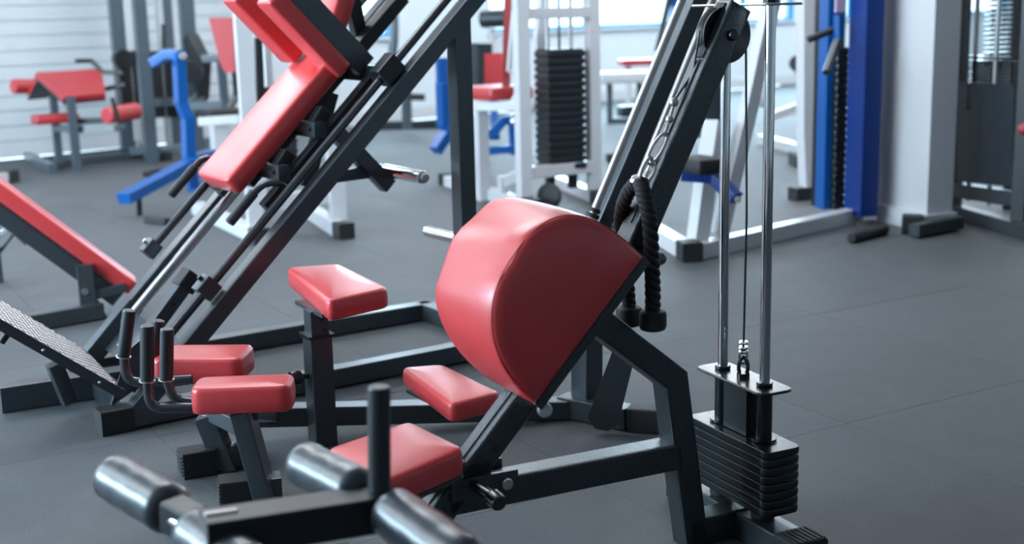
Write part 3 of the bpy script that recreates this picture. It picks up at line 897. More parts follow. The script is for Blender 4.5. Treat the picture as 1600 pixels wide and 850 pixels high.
# lower carriage arm with chrome weight horn
arm0, arm1 = Cm.t(566, 190, .33), Cm.t(606, 290, .33)
Cm.part('horn_arm', MB().sweep([cr(.93, .06, .33), arm1], rrect(.06, .06, .006), side=SD), GP, sled)
q = Cm.t(602, 266, .33)
Cm.part('horn_crossbar', MB().beam(q + V((0, .02, 0)), Cm.t(540, 274, .33) + V((-.06, 0, .0)), .05, .045, .006), GP, sled)
hn = Cm.part('weight_horn', MB().cyl(q + V((0, -.0, 0)), q + V((.0, -.29, 0)), .0245, 20, .004), 'chrome', sled)
Cm.part('horn_cap', MB().cyl(q + V((0, -.285, 0)), q + V((0, -.31, 0)), .017, 16, .006), 'dull_steel', hn)
q2 = V((1.405, 0, .455))
Cm.part('storage_horn', MB().cyl(q2 + V((0, .30, 0)), q2 + V((0, -.17, 0)), .0225, 20, .005), 'chrome')
Cm.part('sled_brace', MB().beam(cr(1.02, .06, .33), cr(.70, -.10, .33), .05, .05, .005, side=SD), 'black_steel', sled)

# ================================================================== D: incline bench at the left edge
D = Frame('incline_bench', 'long sloping red bench with graphite underframe entering at the left edge', 'bench', at_z(120, 500, 0).to_2d(), 18.0)
t0 = 0.0
a, b = D.t(0, 300, 0), D.t(208, 452, 0)
dd_ = (b-a).normalized(); up_ = V((-dd_.z, 0, dd_.x)); up_ = up_ if up_.z > 0 else -up_
Lb = (b-a).length
m = pad([(-.45, -.0), (Lb, -.0), (Lb, .17), (-.45, .17)], .066, .03, .012, .003).xf(frame_mat(a - up_*.033, dd_, Y, up_))
D.part('bench_pad', m, 'red_vinyl', smooth=60)
D.part('underframe', MB().beam(a - up_*.078 - dd_*.45 + V((0, .04, 0)), b - up_*.078 - dd_*.02 + V((0, .04, 0)), .06, .075, .006, side=SD), GP)
D.part('support_post', MB().beam(D.t(132, 412, 0), V((D.t(132, 412, 0).x, 0, .06)), .085, .07, .006, side=SD), GP)
D.part('post_bolt', MB().cyl(D.t(133, 456, -.036), D.t(133, 456, -.05), .016, 14, .004), 'chrome')
D.part('floor_beam', MB().beam(D.z(20, 508, .04) , D.z(158, 484, .04), .07, .07, .006), GP)
D.part('strut', MB().beam(D.t(148, 460, 0), D.t(196, 448, 0), .05, .04, .005, side=SD), GP)
D.part('hinge_plate', MB().beam(D.t(150, 470, .0), D.t(172, 505, .0), .06, .02, .004, side=SD), GP)
Ee = Frame('small_bench', 'bench with chrome rod and black knob cut by the left edge under the sloping bench', 'bench', at_z(10, 440, 0).to_2d(), 20.0)
Ee.part('seat', pad(rect(-.14, 0, .3, .25), .05, .02, .012).xf(Matrix.Translation((0, 0, Ee.d(0, 338, Ee.O.y).z-.03))), 'red_vinyl', smooth=60)
Ee.part('chrome_arm', MB().beam(Ee.d(-8, 372, Ee.O.y), Ee.d(24, 350, Ee.O.y), .022, .03, .004).cyl(Ee.d(16, 340, Ee.O.y), Ee.d(30, 362, Ee.O.y), .018, 12), 'chrome')
Ee.part('knob', MB().cyl(Ee.d(24, 362, Ee.O.y), Ee.d(44, 380, Ee.O.y), .018, 16, .006), 'rubber')
Ee.part('thin_rod', MB().cyl(Ee.d(-5, 400, Ee.O.y), Ee.d(24, 362, Ee.O.y), .008, 10), 'black_steel')
Ee.part('post', MB().beam(Ee.d(-14, 345, Ee.O.y), V((Ee.d(-14, 345, Ee.O.y).x, 0, 0)), .06, .06, .006), GP)

# ================================================================== G: foreground roller machine
gO = at_d(593, 780, 1.95)
G = Frame('roller_machine', 'out of focus foreground machine with four dark foam rollers and an upright black grip', 'gym machine', gO.to_2d(), 24.0)
gz = gO.z - .025
def gl(x, y, D): return G.d(x, y, D)
ba, bb = V((-.36, .0, gz)), V((.02, .0, gz))
G.part('cross_bar', MB().beam(G.t(318, 836, 0), G.t(606, 792, 0), .07, .062, .006, side=SD), 'black_steel')
G.part('upright_grip', MB().cyl(G.t(593, 780, 0), G.t(592, 603, 0), .0185, 24, .005), 'grip_rubber')
G.part('grip_base', MB().cyl(G.t(593, 784, 0), G.t(593, 770, 0), .023, 20, .004), 'black_satin')
def roller(far, nearp, Df, Dn, r, nm='foam_roller'):
    a, b = G.d(*far, Df), G.d(*nearp, Dn)
    d = (b-a).normalized(); n = 14; pts = []; sc = []
    L_ = (b-a).length
    for k in range(n+1):
        u = k/n
        pts.append(a + d*L_*u); e = min(u, 1-u)*L_
        sc.append((1 - max(0, (.012-e)/.012)**2*.35) * (1 + .018*math.sin(u*21+far[0])))
    return G.part(nm, MB().sweep(pts, ngon(r, 26), scales=sc), 'foam_roller', smooth=70)
roller((172, 742), (272, 800), 2.13, 1.99, .042)
roller((300, 828), (400, 900), 1.93, 1.76, .043)
roller((470, 722), (568, 772), 2.12, 1.97, .040)
roller((606, 796), (740, 890), 1.92, 1.73, .042)
G.part('roller_axle', MB().cyl(G.d(180, 745, 2.12), G.d(395, 898, 1.77), .0125, 14), 'chrome')
G.part('roller_axle', MB().cyl(G.d(475, 724, 2.11), G.d(738, 888, 1.74), .0125, 14), 'chrome')
G.part('end_bracket', MB().beam(G.d(270, 802, 1.98), G.d(305, 822, 1.94), .05, .055, .006), 'black_steel')
G.part('bar_end', MB().cyl(G.t(318, 812, 0), G.t(372, 804, 0), .011, 14, .003), 'dull_steel')
cpost = G.t(430, 830, 0)
G.part('support_post', MB().beam((cpost.x, 0, cpost.z-.02), (cpost.x, 0, .04), .07, .07, .006, side=SD), GP)
G.part('floor_tube', MB().beam((cpost.x-.30, 0, .036), (cpost.x+.25, 0, .036), .07, .07, .006), GP)
G.part('floor_tube', MB().beam((cpost.x-.27, -.25, .036), (cpost.x-.27, .12, .036), .07, .07, .006), GP)

# ================================================================== background machines
def w_(px, D): return px*D/2000.0
def bar(fr, nm, pts, wpx, D, m, depth=None, parent=None, label=None):
    """square tube whose centre line passes through the given points"""
    P = [fr.d(x, y, (dd[0] if dd else D)) for x, y, *dd in pts]
    w = w_(wpx, D)
    mb = MB()
    for a, b in zip(P[:-1], P[1:]):
        d = (b-a).normalized()
        mb.beam(a - d*w*.1, b + d*w*.1, w, depth or w, .006)
    return fr.part(nm, mb, m, parent, label=label)
def post(fr, nm, x, ytop, D, wpx, m, base=None, x0=None):
    """vertical post standing on the floor at depth D"""
    b = fr.d(x, 300, D); tz = fr.d(x if x0 is None else x0, ytop, D).z
    w = w_(wpx, D)
    return fr.part(nm, MB().beam((b.x, b.y, 0), (b.x, b.y, tz), w, w, .006, side=(0, 1, 0)), m)
def ztube(fr, nm, a, b, w, h, m, z=None):
    a, b = V(a), V(b); a.z = b.z = (h/2 if z is None else z)
    return fr.part(nm, MB().beam(a, b, w, h, .006), m)
def cap(fr, p, q, w, h, parent=None):
    p, q = V(p), V(q); p.z = q.z = h/2
    return fr.part('foot_cap', MB().beam(p, q, w, h, .008), 'rubber', parent)
GF = 'graphite_far'
def stack(fr, c, lx, ly, n, z0, pitch, m='black_satin', ang=0, th=None, holes=False):
    mesh = None
    for k in range(n):
        if mesh is None:
            o = fr.part('weight_plate', pad(rect(0, 0, lx, ly, ang), th or pitch*.86, .012, .003, 0, 3), m); mesh = o.data
        else: o = fr.part('weight_plate', None, None, mesh=mesh)
        o.location = (c.x + (.004 if k % 2 else 0), c.y, z0 + k*pitch)

# --- prone leg curl bench and cable tower on the left
H1 = Frame('leg_curl_bench', 'far grey machine by the sided wall with a ridged red bench pad and red rollers', 'gym machine', at_z(150, 250, 0).to_2d(), 28.0)
x1 = lambda x, y, D: H1.d(x, y, D)
ap0, ap1 = x1(57, 113, 11.5), x1(158, 107, 11.85)
fr0, fr1 = x1(99, 152, 11.1), x1(165, 146, 11.4)
bk0, bk1 = x1(42, 146, 11.9), x1(140, 135, 12.3)
def wedge(a0, a1, b0, b1, th):
    n = (V(b0)-V(a0)).cross(V(a1)-V(a0)).normalized()
    if n.z > 0: n = -n
    return MB().prism([a0, a1, b1, b0], n*th)
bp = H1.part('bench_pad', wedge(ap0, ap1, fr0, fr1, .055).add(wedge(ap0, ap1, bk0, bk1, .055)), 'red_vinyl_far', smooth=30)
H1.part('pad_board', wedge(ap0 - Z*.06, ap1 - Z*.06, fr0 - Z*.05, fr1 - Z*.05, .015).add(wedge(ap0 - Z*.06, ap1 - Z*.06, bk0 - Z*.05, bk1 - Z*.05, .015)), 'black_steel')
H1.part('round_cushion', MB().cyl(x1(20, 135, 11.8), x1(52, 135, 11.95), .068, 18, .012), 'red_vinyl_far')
sp = x1(86, 184, 11.2)
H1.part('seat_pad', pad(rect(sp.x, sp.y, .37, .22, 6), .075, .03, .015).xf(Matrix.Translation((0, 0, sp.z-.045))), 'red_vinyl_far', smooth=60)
bar(H1, 'seat_support', [(85, 200), (128, 202)], 11, 11.2, GF)
post(H1, 'post', 97, 150, 11.35, 12, GF); post(H1, 'post', 124, 150, 11.1, 13, GF)
bar(H1, 'seat_link', [(122, 190), (205, 186)], 9, 11.2, 'black_steel')
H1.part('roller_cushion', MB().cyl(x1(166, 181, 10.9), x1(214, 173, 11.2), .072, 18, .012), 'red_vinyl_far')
bar(H1, 'lever', [(175, 153), (188, 200)], 6, 10.8, 'black_steel')
bar(H1, 'lever_end', [(180, 200), (193, 198)], 9, 10.8, 'black_steel')
bar(H1, 'handle_bar', [(119, 95, 11.7), (143, 95, 11.8), (160, 112, 11.8), (192, 114, 11.8)], 6, 11.8, 'black_steel')
bar(H1, 'pivot_arm', [(160, 140), (195, 132)], 7, 11.7, 'black_steel')
ztube(H1, 'floor_tube', H1.z(44, 250), H1.z(84, 270), .075, .075, GF)
ztube(H1, 'floor_tube', H1.z(82, 262), H1.z(250, 243), .07, .07, GF)
ztube(H1, 'floor_tube', H1.z(68, 256), H1.z(236, 238), .07, .07, GF)
ztube(H1, 'floor_tube', H1.z(225, 238), H1.z(252, 252), .07, .07, GF)
H2 = Frame('cable_tower', 'tall grey cable tower with black weight stacks standing behind the ridged red bench', 'gym machine', at_z(245, 240, 0).to_2d(), 28.0)
post(H2, 'upright', 205, -150, 12.6, 20, GF); post(H2, 'upright', 241, -150, 11.6, 19, GF)
post(H2, 'upright', 278, -150, 12.6, 21, GF); post(H2, 'upright', 312, -150, 12.0, 21, GF)
for (px, D, n) in ((212, 12.2, 20), (260, 12.1, 18)):
    c = H2.d(px, 150, D); zt = c.z
    stack(H2, c, .20, .30, n, H2.d(px, 182, D).z, (H2.d(px, 78, D).z - H2.d(px, 182, D).z)/n, 'black_steel', 90)
    for dx in (-.09, .09):
        H2.part('guide_rod', MB().cyl((c.x+dx*.4, c.y+dx, .1), (c.x+dx*.4, c.y+dx, 2.2), .012, 10), 'dull_steel')
for y, x0, x1_, D in ((236, 205, 245, 12.0), (-120, 205, 312, 12.2), (160, 245, 312, 11.9)):
    bar(H2, 'cross_tube', [(x0, y), (x1_, y-2)], 13, D, GF)
ztube(H2, 'floor_tube', H2.z(248, 246), H2.z(345, 222), .08, .08, GF)
ztube(H2, 'floor_tube', H2.z(212, 232), H2.z(262, 252), .09, .08, 'rubber')
bar(H2, 'pulley_housing', [(298, 60, 11.9), (318, 100, 11.8), (315, 150, 11.8), (300, 175, 11.8)], 20, 11.8, 'black_steel')
H2.part('pulley', MB().cyl(H2.d(296, 112, 11.5), H2.d(300, 112, 11.4), .10, 20, .01), 'black_steel')
H2.part('pulley', MB().cyl(H2.d(188, 92, 12.0), H2.d(194, 92, 11.9), .09, 20, .01), 'black_steel')
bar(H2, 'side_arm', [(318, 92), (345, 90), (352, 170)], 12, 11.0, GF)
bar(H2, 'side_arm', [(300, 166), (352, 163)], 12, 11.0, GF)
# --- blue lever machine
H3 = Frame('blue_lever_machine', 'bright blue bent tube frame with a black upright handle, left of the squat machine', 'gym machine', at_z(300, 285, 0).to_2d(), 30.0)
B3 = 9.0
bar(H3, 'bent_upright', [(279, 84, 9.0), (283, 160, 9.0), (293, 185, 9.0), (296, 262, 9.0)], 28, B3, 'blue_paint', depth=.07)
bar(H3, 'top_bracket', [(241, 98, 9.1), (262, 84, 9.05), (282, 86, 9.0)], 17, B3, 'blue_paint', depth=.07)
H3.part('bolt', MB().cyl(H3.d(286, 88, 8.92), H3.d(286, 88, 8.88), .026, 12, .006), 'dull_steel')
bar(H3, 'lever_leg', [(300, 254, 8.95), (195, 310, 8.3)], 24, 8.7, 'blue_paint', depth=.07)
bar(H3, 'side_leg', [(300, 248, 9.0), (330, 240, 9.3)], 18, 9.0, 'blue_paint', depth=.06)
H3.part('handle', MB().cyl(H3.d(256, 38, 9.05), H3.d(256, 84, 9.05), .017, 14, .004), 'rubber')
bar(H3, 'stand', [(217, 306, 8.5), (218, 336, 8.5)], 8, 8.5, 'black_steel')
H3.part('base_ring', MB().torus(H3.z(243, 270, .10), (0, .3, 1), .09, .015), 'black_steel')
ztube(H3, 'foot', H3.z(230, 348), H3.z(262, 352), .05, .045, 'rubber')
ztube(H3, 'floor_tube', H3.z(300, 300), H3.z(345, 280), .07, .07, 'blue_paint')
bar(H3, 'connector', [(297, 262, 9.0), (302, 292, 9.0)], 20, 9.0, 'blue_paint', depth=.07)
# --- seated machine with upright red backrest
H4 = Frame('seated_press', 'seated machine with a narrow upright red backrest left of the tall white post', 'gym machine', at_z(345, 240, 0).to_2d(), 28.0)
q = [H4.d(x, y, 10.6) for x, y in ((326, 28), (364, 27), (368, 112), (352, 114), (344, 100))]
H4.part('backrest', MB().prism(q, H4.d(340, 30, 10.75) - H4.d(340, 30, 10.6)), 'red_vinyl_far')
H4.part('seat', pad(rect(H4.d(348, 176, 10.4).x, H4.d(348, 176, 10.4).y, .30, .28), .06, .03, .012).xf(Matrix.Translation((0, 0, H4.d(348, 182, 10.4).z))), 'rubber', smooth=60)
bar(H4, 'back_frame', [(362, 30, 10.8), (370, 150, 10.8), (352, 178, 10.6)], 9, 10.7, 'black_steel')
post(H4, 'post', 350, 182, 10.4, 26, 'white_paint')
bar(H4, 'white_cover', [(312, 190), (372, 186)], 13, 10.1, 'white_paint')
# --- white frame with stack behind the squat machine
H5 = Frame('white_frame_machine', 'white square tube machine standing right behind the squat machine with black square feet', 'gym machine', at_z(460, 370, 0).to_2d(), 20.0)
post(H5, 'upright', 396, -60, 7.45, 25, 'white_paint')
H5.part('upright', MB().beam((H5.d(526, 300, 7.65).x, H5.d(526, 300, 7.65).y, 0), (H5.d(526, 300, 7.65).x, H5.d(526, 300, 7.65).y, .55), .10, .10, .008, side=(0, 1, 0)), 'white_paint')
a1, b1 = H5.z(400, 378, 0), H5.z(530, 369, 0)
ztube(H5, 'floor_tube', a1, a1 + (H5.z(330, 346, 0)-H5.z(392, 376, 0))*1.5, .085, .085, 'white_paint')
o = ztube(H5, 'floor_tube', b1, b1 + (H5.z(487, 346, 0)-H5.z(517, 366, 0))*2.0, .085, .085, 'white_paint')
cap(H5, b1 + V((.00, -.03, 0)), b1 + V((.02, -.13, 0)), .10, .095, o)
cap(H5, a1 + V((.00, -.03, 0)), a1 + V((.02, -.13, 0)), .10, .095)
bar(H5, 'cross_tube', [(396, 322, 7.5), (526, 302, 7.7)], 24, 7.6, 'white_paint')
bar(H5, 'rear_frame', [(410, 335, 7.9), (410, 190, 7.9)], 12, 7.9, 'white_paint')
c = H5.d(425, 200, 8.1)
stack(H5, c, .16, .30, 16, H5.d(425, 262, 8.1).z, .032, 'black_steel', 80)
bar(H5, 'black_column', [(404, 60, 8.0), (410, 250, 8.0)], 12, 8.0, 'black_steel')
H5.part('guide_rod', MB().cyl((c.x, c.y-.08, .1), (c.x, c.y-.08, 1.9), .012, 10).cyl((c.x, c.y+.08, .1), (c.x, c.y+.08, 1.9), .012, 10), 'dull_steel')
# --- far low rack by the plain wall
H6 = Frame('plate_rack', 'low black rack by the plain wall far behind the squat machine', 'rack', at_z(650, 205, 0).to_2d(), 40.0)
bar(H6, 'post', [(634, 110, 13.8), (636, 200, 13.8)], 12, 13.8, GF)
bar(H6, 'peg', [(600, 150), (663, 152)], 10, 13.8, 'black_steel')
ztube(H6, 'floor_tube', H6.z(560, 203), H6.z(700, 200), .09, .09, 'black_steel')
H6.part('back_upright', MB().tube([H6.d(612, -20, 14.2), H6.d(618, 40, 14.2), H6.d(611, 105, 14.2)], .05, 12), GF)
# --- blue framed chair machine
H7 = Frame('blue_chair_machine', 'blue tube chair machine with red pads seen behind the thin graphite post', 'gym machine', at_z(730, 235, 0).to_2d(), 30.0)
bar(H7, 'side_frame', [(690, 92, 10.2), (691, 128, 10.2)], 13, 10.2, 'blue_paint', depth=.08)
bar(H7, 'side_frame', [(692, 132, 10.1), (694, 196, 10.1)], 22, 10.1, 'blue_paint', depth=.08)
bar(H7, 'front_leg', [(704, 200, 10.1), (681, 234, 10.0)], 20, 10.0, 'blue_paint', depth=.08)
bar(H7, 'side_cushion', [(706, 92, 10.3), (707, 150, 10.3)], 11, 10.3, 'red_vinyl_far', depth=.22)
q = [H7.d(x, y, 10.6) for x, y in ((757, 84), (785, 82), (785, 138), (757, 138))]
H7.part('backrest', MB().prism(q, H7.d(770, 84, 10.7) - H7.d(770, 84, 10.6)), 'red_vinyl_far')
bar(H7, 'curved_leg', [(764, 214, 10.2), (790, 186, 10.2), (803, 190, 10.2), (806, 240, 10.2)], 14, 10.2, 'blue_paint')
bar(H7, 'low_bar', [(760, 236, 10.0), (806, 232, 10.0)], 12, 10.0, 'blue_paint')
bar(H7, 'under_frame', [(770, 150, 10.6), (775, 215, 10.4)], 12, 10.4, 'blue_paint')
for x, y in ((803, 178), (803, 190)):
    H7.part('chrome_cap', MB().ball(H7.d(x, y, 10.05), .035), 'chrome')
H7.part('rear_cushion', MB().cyl(H7.d(752, 30, 12.5), H7.d(792, 28, 12.4), .085, 16, .02), 'smoked_plastic')
bar(H7, 'rear_column', [(752, 70, 12.6), (752, 150, 12.6)], 26, 12.6, 'smoked_plastic')
bar(H7, 'rear_white_tube', [(768, 45, 12.6), (772, 80, 12.6), (785, 60, 12.6)], 9, 12.6, 'white_paint')
# --- white machine with black stack, red seat
H8 = Frame('white_stack_machine', 'white frame machine with tall black weight stack and red seat in the middle background', 'gym machine', at_z(830, 332, 0).to_2d(), 25.0)
f1, f2 = H8.z(830, 332, 0), H8.z(936, 318, 0)
r1, r2 = H8.z(700, 290, 0), H8.z(868, 290, 0)
def hpost(fr, nm, p, zt, w, m):
    return fr.part(nm, MB().beam((p.x, p.y, 0), (p.x, p.y, zt), w, w, .006, side=(0, 1, 0)), m)
p1 = f1 + (r1-f1).normalized()*.10; p2 = f2 + (r2-f2).normalized()*.10
hpost(H8, 'upright', p1, 1.75, .085, 'white_paint'); hpost(H8, 'upright', p2, 1.75, .08, 'white_paint')
o1 = ztube(H8, 'floor_tube', f1, r1, .085, .08, 'white_paint'); o2 = ztube(H8, 'floor_tube', f2, r2, .085, .08, 'white_paint')
d1 = (r1-f1).normalized()
cap(H8, f1 - d1*.09, f1 + d1*.05, .105, .095, o1); cap(H8, r1 - d1*.02, r1 + d1*.08, .095, .09, o1)
d2 = (r2-f2).normalized(); cap(H8, f2 - d2*.09, f2 + d2*.05, .10, .09, o2)
H8.part('low_cross_tube', MB().beam((p1.x, p1.y, .245), (p2.x, p2.y, .245), .08, .08, .006), 'white_paint')
zc = H8.d(880, 20, 8.6).z
H8.part('high_cross_tube', MB().beam((p1.x, p1.y, zc), (p2.x, p2.y, zc), .07, .07, .006), 'white_paint')
cst = H8.d(876, 200, 8.55)
zt_, zb_ = H8.d(876, 76, 8.55).z, H8.d(876, 262, 8.55).z
stack(H8, cst, .285, .20, 16, zb_, (zt_-zb_)/16, 'black_steel', 0, th=(zt_-zb_)/16*.7)
H8.part('stack_core', MB().beam((cst.x, cst.y, zb_), (cst.x, cst.y, zt_), .17, .262, .004), 'black_steel')
for dx in (-.085, .085):
    H8.part('guide_rod', MB().cyl((cst.x+dx, cst.y, .25), (cst.x+dx, cst.y, 1.75), .013, 12), 'dull_steel')
    H8.part('rubber_buffer', MB().cyl((cst.x+dx, cst.y, zb_-.14), (cst.x+dx, cst.y, zb_), .035, 14), 'rubber')
H8.part('selector_rod', MB().cyl((cst.x, cst.y, zt_), (cst.x, cst.y, 1.7), .009, 10), 'black_steel')
H8.part('floor_pulley', MB().cyl(H8.d(856, 306, 8.3), H8.d(861, 306, 8.34), .085, 20, .012), 'rubber')
ps = H8.d(776, 148, 8.9)
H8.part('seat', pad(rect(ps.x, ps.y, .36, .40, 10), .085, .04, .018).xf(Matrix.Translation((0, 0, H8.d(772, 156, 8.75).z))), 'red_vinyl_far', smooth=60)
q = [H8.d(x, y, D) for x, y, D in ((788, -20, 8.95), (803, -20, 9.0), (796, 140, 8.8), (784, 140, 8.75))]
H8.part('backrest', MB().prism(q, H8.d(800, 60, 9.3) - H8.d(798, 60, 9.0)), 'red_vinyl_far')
hp_ = H8.d(752, 200, 8.8); zp = H8.d(752, 168, 8.8).z
H8.part('seat_post', MB().beam((hp_.x, hp_.y, 0), (hp_.x, hp_.y, zp), .08, .08, .006, side=(0, 1, 0)), 'white_paint')
H8.part('seat_frame', MB().beam(H8.d(745, 166, 8.8), H8.d(822, 166, 8.5), .07, .06, .006), 'white_paint')
bar(H8, 'side_brace', [(800, 170, 8.6), (820, 130, 8.5)], 12, 8.5, 'white_paint')
fr = MB()
Pq = [H8.d(x, y, 8.8) for x, y in ((806, -10), (795, 112), (818, 112), (826, -10))]
for a, b in zip(Pq, Pq[1:]): fr.beam(a, b, .03, .03, .004)
H8.part('arm_frame', fr, 'white_paint')
bar(H8, 'slanted_tube', [(850, -10, 8.7), (842, 60, 8.7), (842, 240, 8.7)], 15, 8.7, 'white_paint')
H8.part('inner_base', MB().beam(H8.d(786, 285, 8.6), H8.d(822, 268, 8.6), .07, .07, .006).beam(H8.d(786, 305, 8.6), H8.d(786, 275, 8.6), .06, .06, .006), 'white_paint')
bar(H8, 'black_inner_bar', [(803, 50, 9.2), (808, 105, 9.2)], 7, 9.2, 'black_steel')
# --- white and blue machine on the right with tall blue stack column
H9 = Frame('blue_column_machine', 'white and blue machine with a tall deep blue weight column beside the white pillar', 'gym machine', at_z(1200, 370, 0).to_2d(), 25.0)
fA = H9.z(1078, 407, 0); fB = H9.z(1345, 344, 0)
dq = (fB-fA).normalized()
oA = ztube(H9, 'floor_tube', fA + dq*.05, fB - dq*.02, .085, .085, 'white_paint')
gA = H9.z(1020, 372, 0)
dg = (gA-fA).normalized()
oB = ztube(H9, 'floor_tube', fA + dg*.05, gA + dg*.5, .085, .085, 'white_paint')
cap(H9, fA - dg*.05, fA + dg*.07, .11, .10, oB)
def sbar(nm, pts, w, m, dp=None):
    P = [H9.d(x, y, D) for x, y, D in pts]; mb = MB()
    for a, b in zip(P, P[1:]): mb.beam(a, b, w, dp or w, .006)
    return H9.part(nm, mb, m)
sbar('slanted_post', [(1208, -10, 6.85), (1172, 160, 6.8), (1124, 366, 6.72)], .075, 'white_paint')
sbar('slanted_post', [(1116, 190, 6.75), (1104, 270, 6.68), (1090, 376, 6.62)], .09, 'white_paint')
q = H9.d(1092, 256, 6.5)
H9.part('seat', pad(rect(q.x, q.y, .16, .25), .075, .02, .012).xf(Matrix.Translation((0, 0, q.z-.04))), 'rubber', smooth=60)
sbar('blue_arm', [(1066, 273, 6.55), (1116, 277, 6.5), (1150, 310, 6.4)], .075, 'deep_blue', .06)
H9.part('arm_bolt', MB().cyl(H9.d(1153, 312, 6.34), H9.d(1153, 312, 6.30), .016, 12, .004), 'dull_steel')
q = [H9.d(x, y, 6.9) for x, y in ((1100, 98), (1130, 98), (1126, 212), (1092, 216), (1092, 200))]
H9.part('back_pad', MB().prism(q, V((0, .07, 0))), 'smoked_plastic')
sbar('white_post', [(1258, -30, 8.5), (1258, 205, 8.5), (1262, 303, 8.5)], .085, 'white_paint')
sbar('white_post', [(1268, -30, 8.6), (1268, 300, 8.6)], .06, 'white_paint')
cap(H9, H9.d(1238, 305, 8.45), H9.d(1265, 302, 8.5), .11, .085)
# the blue column: two blue casings with the stack between
ca = math.radians(0)
cR = H9.z(1342, 348, 0); cL = H9.z(1288, 334, 0)
ux = (cR-cL).normalized(); uy = V((-ux.y, ux.x, 0))
def casing(c, w, d, nm, m, ang):
    ax = V((math.cos(R(ang)), math.sin(R(ang)), 0))
    return H9.part(nm, MB().beam((c.x, c.y, .055), (c.x, c.y, 2.1), w, d, .006, side=V((-ax.y, ax.x, 0))), m)
bR = H9.d(1345, 330, 7.50)
casing(bR, .205, .115, 'blue_casing', 'deep_blue', -12)
bL = H9.d(1289, 318, 7.75)
casing(bL, .12, .08, 'blue_casing', 'blue_paint', -12)
sc_ = H9.d(1308, 200, 7.72)
zt_, zb_ = H9.d(1308, 74, 7.7).z, H9.d(1308, 325, 7.7).z
stack(H9, sc_, .10, .10, 22, zb_, (zt_-zb_)/22, 'black_satin', 0, th=(zt_-zb_)/22*.8)
H9.part('stack_back', MB().beam((sc_.x, sc_.y+.09, .05), (sc_.x, sc_.y+.09, 2.1), .26, .02, .004, side=Y), 'black_steel')
H9.part('stack_core', MB().beam((sc_.x, sc_.y+.01, zb_), (sc_.x, sc_.y+.01, zt_), .09, .08, .003, side=Y), 'black_steel')
H9.part('column_skirt', MB().beam((bR.x, bR.y, .03), (bR.x, bR.y, .055), .17, .11, .006, side=Y), 'dull_steel')
H9.part('column_foot', MB().cyl(H9.z(1330, 372, .03), H9.z(1384, 358, .03), .03, 16, .012), 'rubber')
H9.part('foot_stem', MB().beam(H9.z(1345, 352, .03), H9.z(1352, 366, .03), .06, .045, .006), 'rubber')
lq = H9.d(1312, 8, 7.6)
H9.part('label_plate', box_mb((lq.x-.035, lq.y-.01, lq.z-.04), (lq.x+.035, lq.y+.0, lq.z+.2)), 'pink_label', label='pale pink label plate')
H9.part('handle_grip', MB().cyl(H9.d(1263, 62, 7.5), H9.d(1308, 44, 7.55), .021, 14, .005), 'rubber')
H9.part('handle_grip', MB().cyl(H9.d(1291, 114, 7.3), H9.d(1309, 64, 7.45), .024, 14, .005), 'smoked_plastic')
sbar('handle_bracket', [(1311, 24, 7.5), (1311, 62, 7.48)], .045, 'blue_paint')
# --- graphite selector machine at the right edge
H10 = Frame('dark_stack_machine', 'tall dark grey machine with a shrouded weight stack at the right edge', 'gym machine', at_z(1540, 350, 0).to_2d(), -50.0)
def dpost(x, D, w, nm='upright', zt=2.1, m='charcoal_paint'):
    p = H10.d(x, 340, D)
    return H10.part(nm, MB().beam((p.x, p.y, 0), (p.x, p.y, zt), w, w, .006, side=(0, 1, 0)), m)
a_, b_ = H10.z(1487, 338, 0), H10.z(1600, 372, 0)
dpost(1489, 7.62, .075); dpost(1594, 7.0, .08)
dpost(1575, 7.9, .06)
H10.part('base_tube', MB().beam(V((a_.x, a_.y, .04)), V((b_.x, b_.y, .04)) + (b_-a_)*.2, .08, .08, .006), 'charcoal_paint')
for y0, h in ((300, .085), (338, .05)):
    H10.part('cross_tube', MB().beam(H10.d(1489, y0-4, 7.6), H10.d(1594, y0+12, 7.0), .05, h, .005), 'charcoal_paint')
q = [H10.d(x, y, D) for x, y, D in ((1497, 128, 7.55), (1583, 133, 7.08), (1580, 292, 7.08), (1495, 283, 7.55))]
H10.part('shroud', MB().prism(q, V((-.01, .02, 0))), 'smoked_plastic')
hc = H10.d(1553, 110, 7.4); zt_ = H10.d(1553, 90, 7.4).z
stack(H10, hc, .28, .12, 14, zt_-.30, .0205, 'black_satin')
for x in (1525, 1558):
    p = H10.d(x, 60, 7.5 if x < 1540 else 7.3)
    H10.part('guide_rod', MB().cyl((p.x, p.y, .12), (p.x, p.y, 2.1), .014, 12), 'dull_steel')
H10.part('carriage_plate', MB().beam(H10.d(1520, 88, 7.5), H10.d(1582, 92, 7.2), .11, .012, .003), 'black_satin')
for x, D in ((1562, 8.2), (1592, 8.1)):
    c = H10.d(x, 40, D); zb_ = H10.d(x, 86, D).z
    stack(H10, c, .16, .12, 13, zb_, .030, 'black_satin', 50, th=.019)
H10.part('floor_tube', MB().beam(H10.z(1428, 360, .045), H10.z(1498, 347, .045), .07, .07, .006), 'charcoal_paint')
cap(H10, H10.z(1409, 364, 0), H10.z(1440, 365, 0), .10, .105)
H10.part('red_knob', MB().ball(H10.d(1601, 202, 6.9), .035), 'red_vinyl_far', label='small red knob')
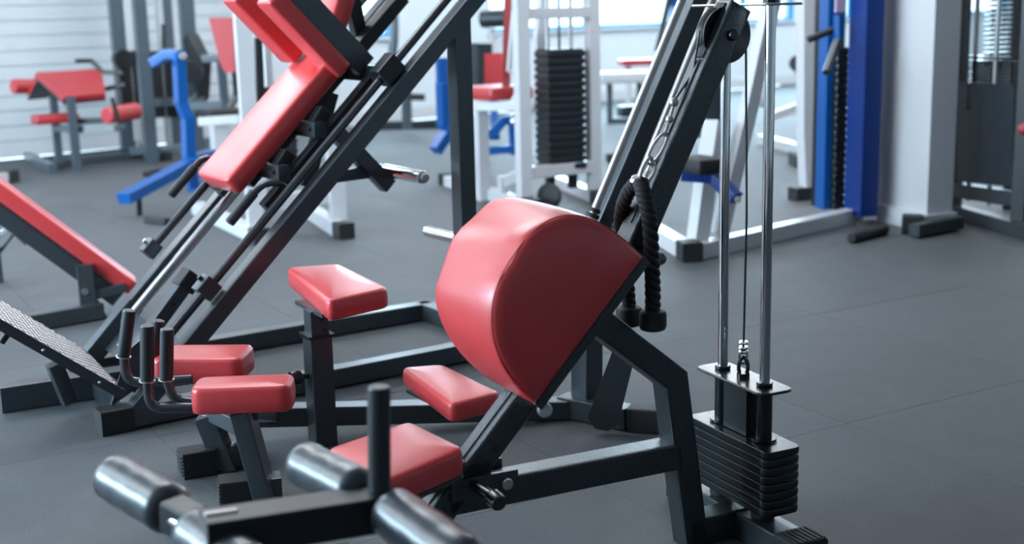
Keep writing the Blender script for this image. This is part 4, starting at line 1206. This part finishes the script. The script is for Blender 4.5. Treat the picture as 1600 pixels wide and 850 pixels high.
# --- far things under the windows
def flat_bench(name, label, pxl, pxr, y, D, th, m, legm='white_paint', cat='bench', depth=.35):
    f = Frame(name, label, cat, at_d((pxl+pxr)/2, y, D).to_2d(), 5.0)
    a, b = f.d(pxl, y, D), f.d(pxr, y, D)
    zz = (a.z+b.z)/2
    f.part('bench_pad', pad([(a.x, -depth/2), (b.x, -depth/2), (b.x, depth/2), (a.x, depth/2)], th, .03, .015, .004).xf(Matrix.Translation((0, 0, zz-th))), m, smooth=60)
    for x in (a.x*.6, b.x*.6):
        f.part('leg', MB().beam((x, 0, 0), (x, 0, zz-th), .06, .06, .006, side=(0, 1, 0)), legm)
    f.part('floor_tube', MB().beam((a.x*.7, 0, .03), (b.x*.7, 0, .03), .06, .06, .006), legm)
    return f
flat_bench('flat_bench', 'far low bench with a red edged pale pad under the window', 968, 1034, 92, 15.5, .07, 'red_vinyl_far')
flat_bench('padded_bench', 'far white topped bench below the window right of the white stack machine', 936, 1015, 112, 14.5, .12, 'white_paint', 'graphite_far')
def slab_thing(name, label, cat, px, py, D, lx, ly, h, m, z=None):
    f = Frame(name, label, cat, at_d(px, py, D).to_2d(), 10.0)
    zz = f.d(px, py, D).z
    f.part('pad', pad(rect(0, 0, lx, ly), h, .02, .01).xf(Matrix.Translation((0, 0, zz-h/2))), m, smooth=60)
    f.part('stand', MB().beam((0, 0, 0), (0, 0, zz-h/2), .05, .05, .005, side=Y), 'white_paint')
    f.part('base', MB().beam((-lx*.4, 0, .025), (lx*.4, 0, .025), .06, .05, .005), 'white_paint')
    return f
slab_thing('step_stool', 'small dark topped stool on the floor left of the slanted guide rails', 'stool', 988, 173, 11.5, .24, .2, .09, 'smoked_plastic')
f = Frame('floor_weight', 'small dark block on the floor just right of the white stack machine', 'weight', at_z(960, 252, 0).to_2d(), 10.0)
f.part('block', pad(rect(0, 0, .12, .14), .07, .02, .01), 'rubber', smooth=60)
H11 = Frame('far_blue_machine', 'far blue and white machine with a black disk between the guide rods and blue column', 'gym machine', at_z(1235, 215, 0).to_2d(), 15.0)
bar(H11, 'blue_arm', [(1245, 98, 12.2), (1262, 128, 12.2), (1258, 155, 12.2)], 18, 12.2, 'blue_paint')
H11.part('black_disk', MB().cyl(H11.d(1245, 99, 12.0), H11.d(1249, 99, 12.1), .075, 20, .01), 'rubber')
bar(H11, 'white_arm', [(1200, 184, 11.6), (1250, 166, 11.8), (1254, 215, 11.8)], 13, 11.7, 'white_paint')
H11.part('white_end', MB().ball(H11.d(1192, 148, 12.5), .09, sq=(1, 1, 1.4)).ball(H11.d(1248, 189, 11.4), .04), 'white_paint')
ztube(H11, 'floor_tube', H11.z(1190, 225), H11.z(1255, 243), .09, .09, 'white_paint')
H11.part('foot_cap', MB().beam(H11.z(1240, 246, .05), H11.z(1252, 252, .05), .09, .1, .006), 'rubber')
bar(H11, 'white_column', [(1262, 155, 12.0), (1262, 235, 12.0)], 20, 12.0, 'white_paint')
H12 = Frame('far_cable_arm', 'far blue topped stand with a slim black arm seen left of the steep guide rails', 'gym machine', at_z(1050, 200, 0).to_2d(), 15.0)
H12.part('slim_arm', MB().cyl(H12.d(1046, -5, 12.5), H12.d(1026, 80, 12.5), .028, 12, .006), 'black_steel')
H12.part('blue_top', MB().beam(H12.d(1046, 5, 12.6), H12.d(1066, -4, 12.6), .12, .1, .006), 'blue_paint')
bar(H12, 'post', [(1062, -30, 12.8), (1062, 192, 12.8)], 12, 12.8, 'white_paint')
H13 = Frame('foot_block', 'small white tube end with a black cap on the floor at the left edge', 'gym machine', at_z(4, 277, 0).to_2d(), 10.0)
H13.part('foot_cap', MB().beam(H13.z(8, 277, .05), H13.z(22, 274, .05), .10, .10, .008), 'rubber')
H13.part('floor_tube', MB().beam(H13.z(8, 277, .05), H13.z(-70, 290, .05), .08, .08, .006), 'white_paint')
H13.part('upright', MB().beam(H13.z(-20, 279, .05), H13.z(-20, 279, 0)+V((0, 0, 1.5)), .08, .08, .006, side=Y), 'white_paint')
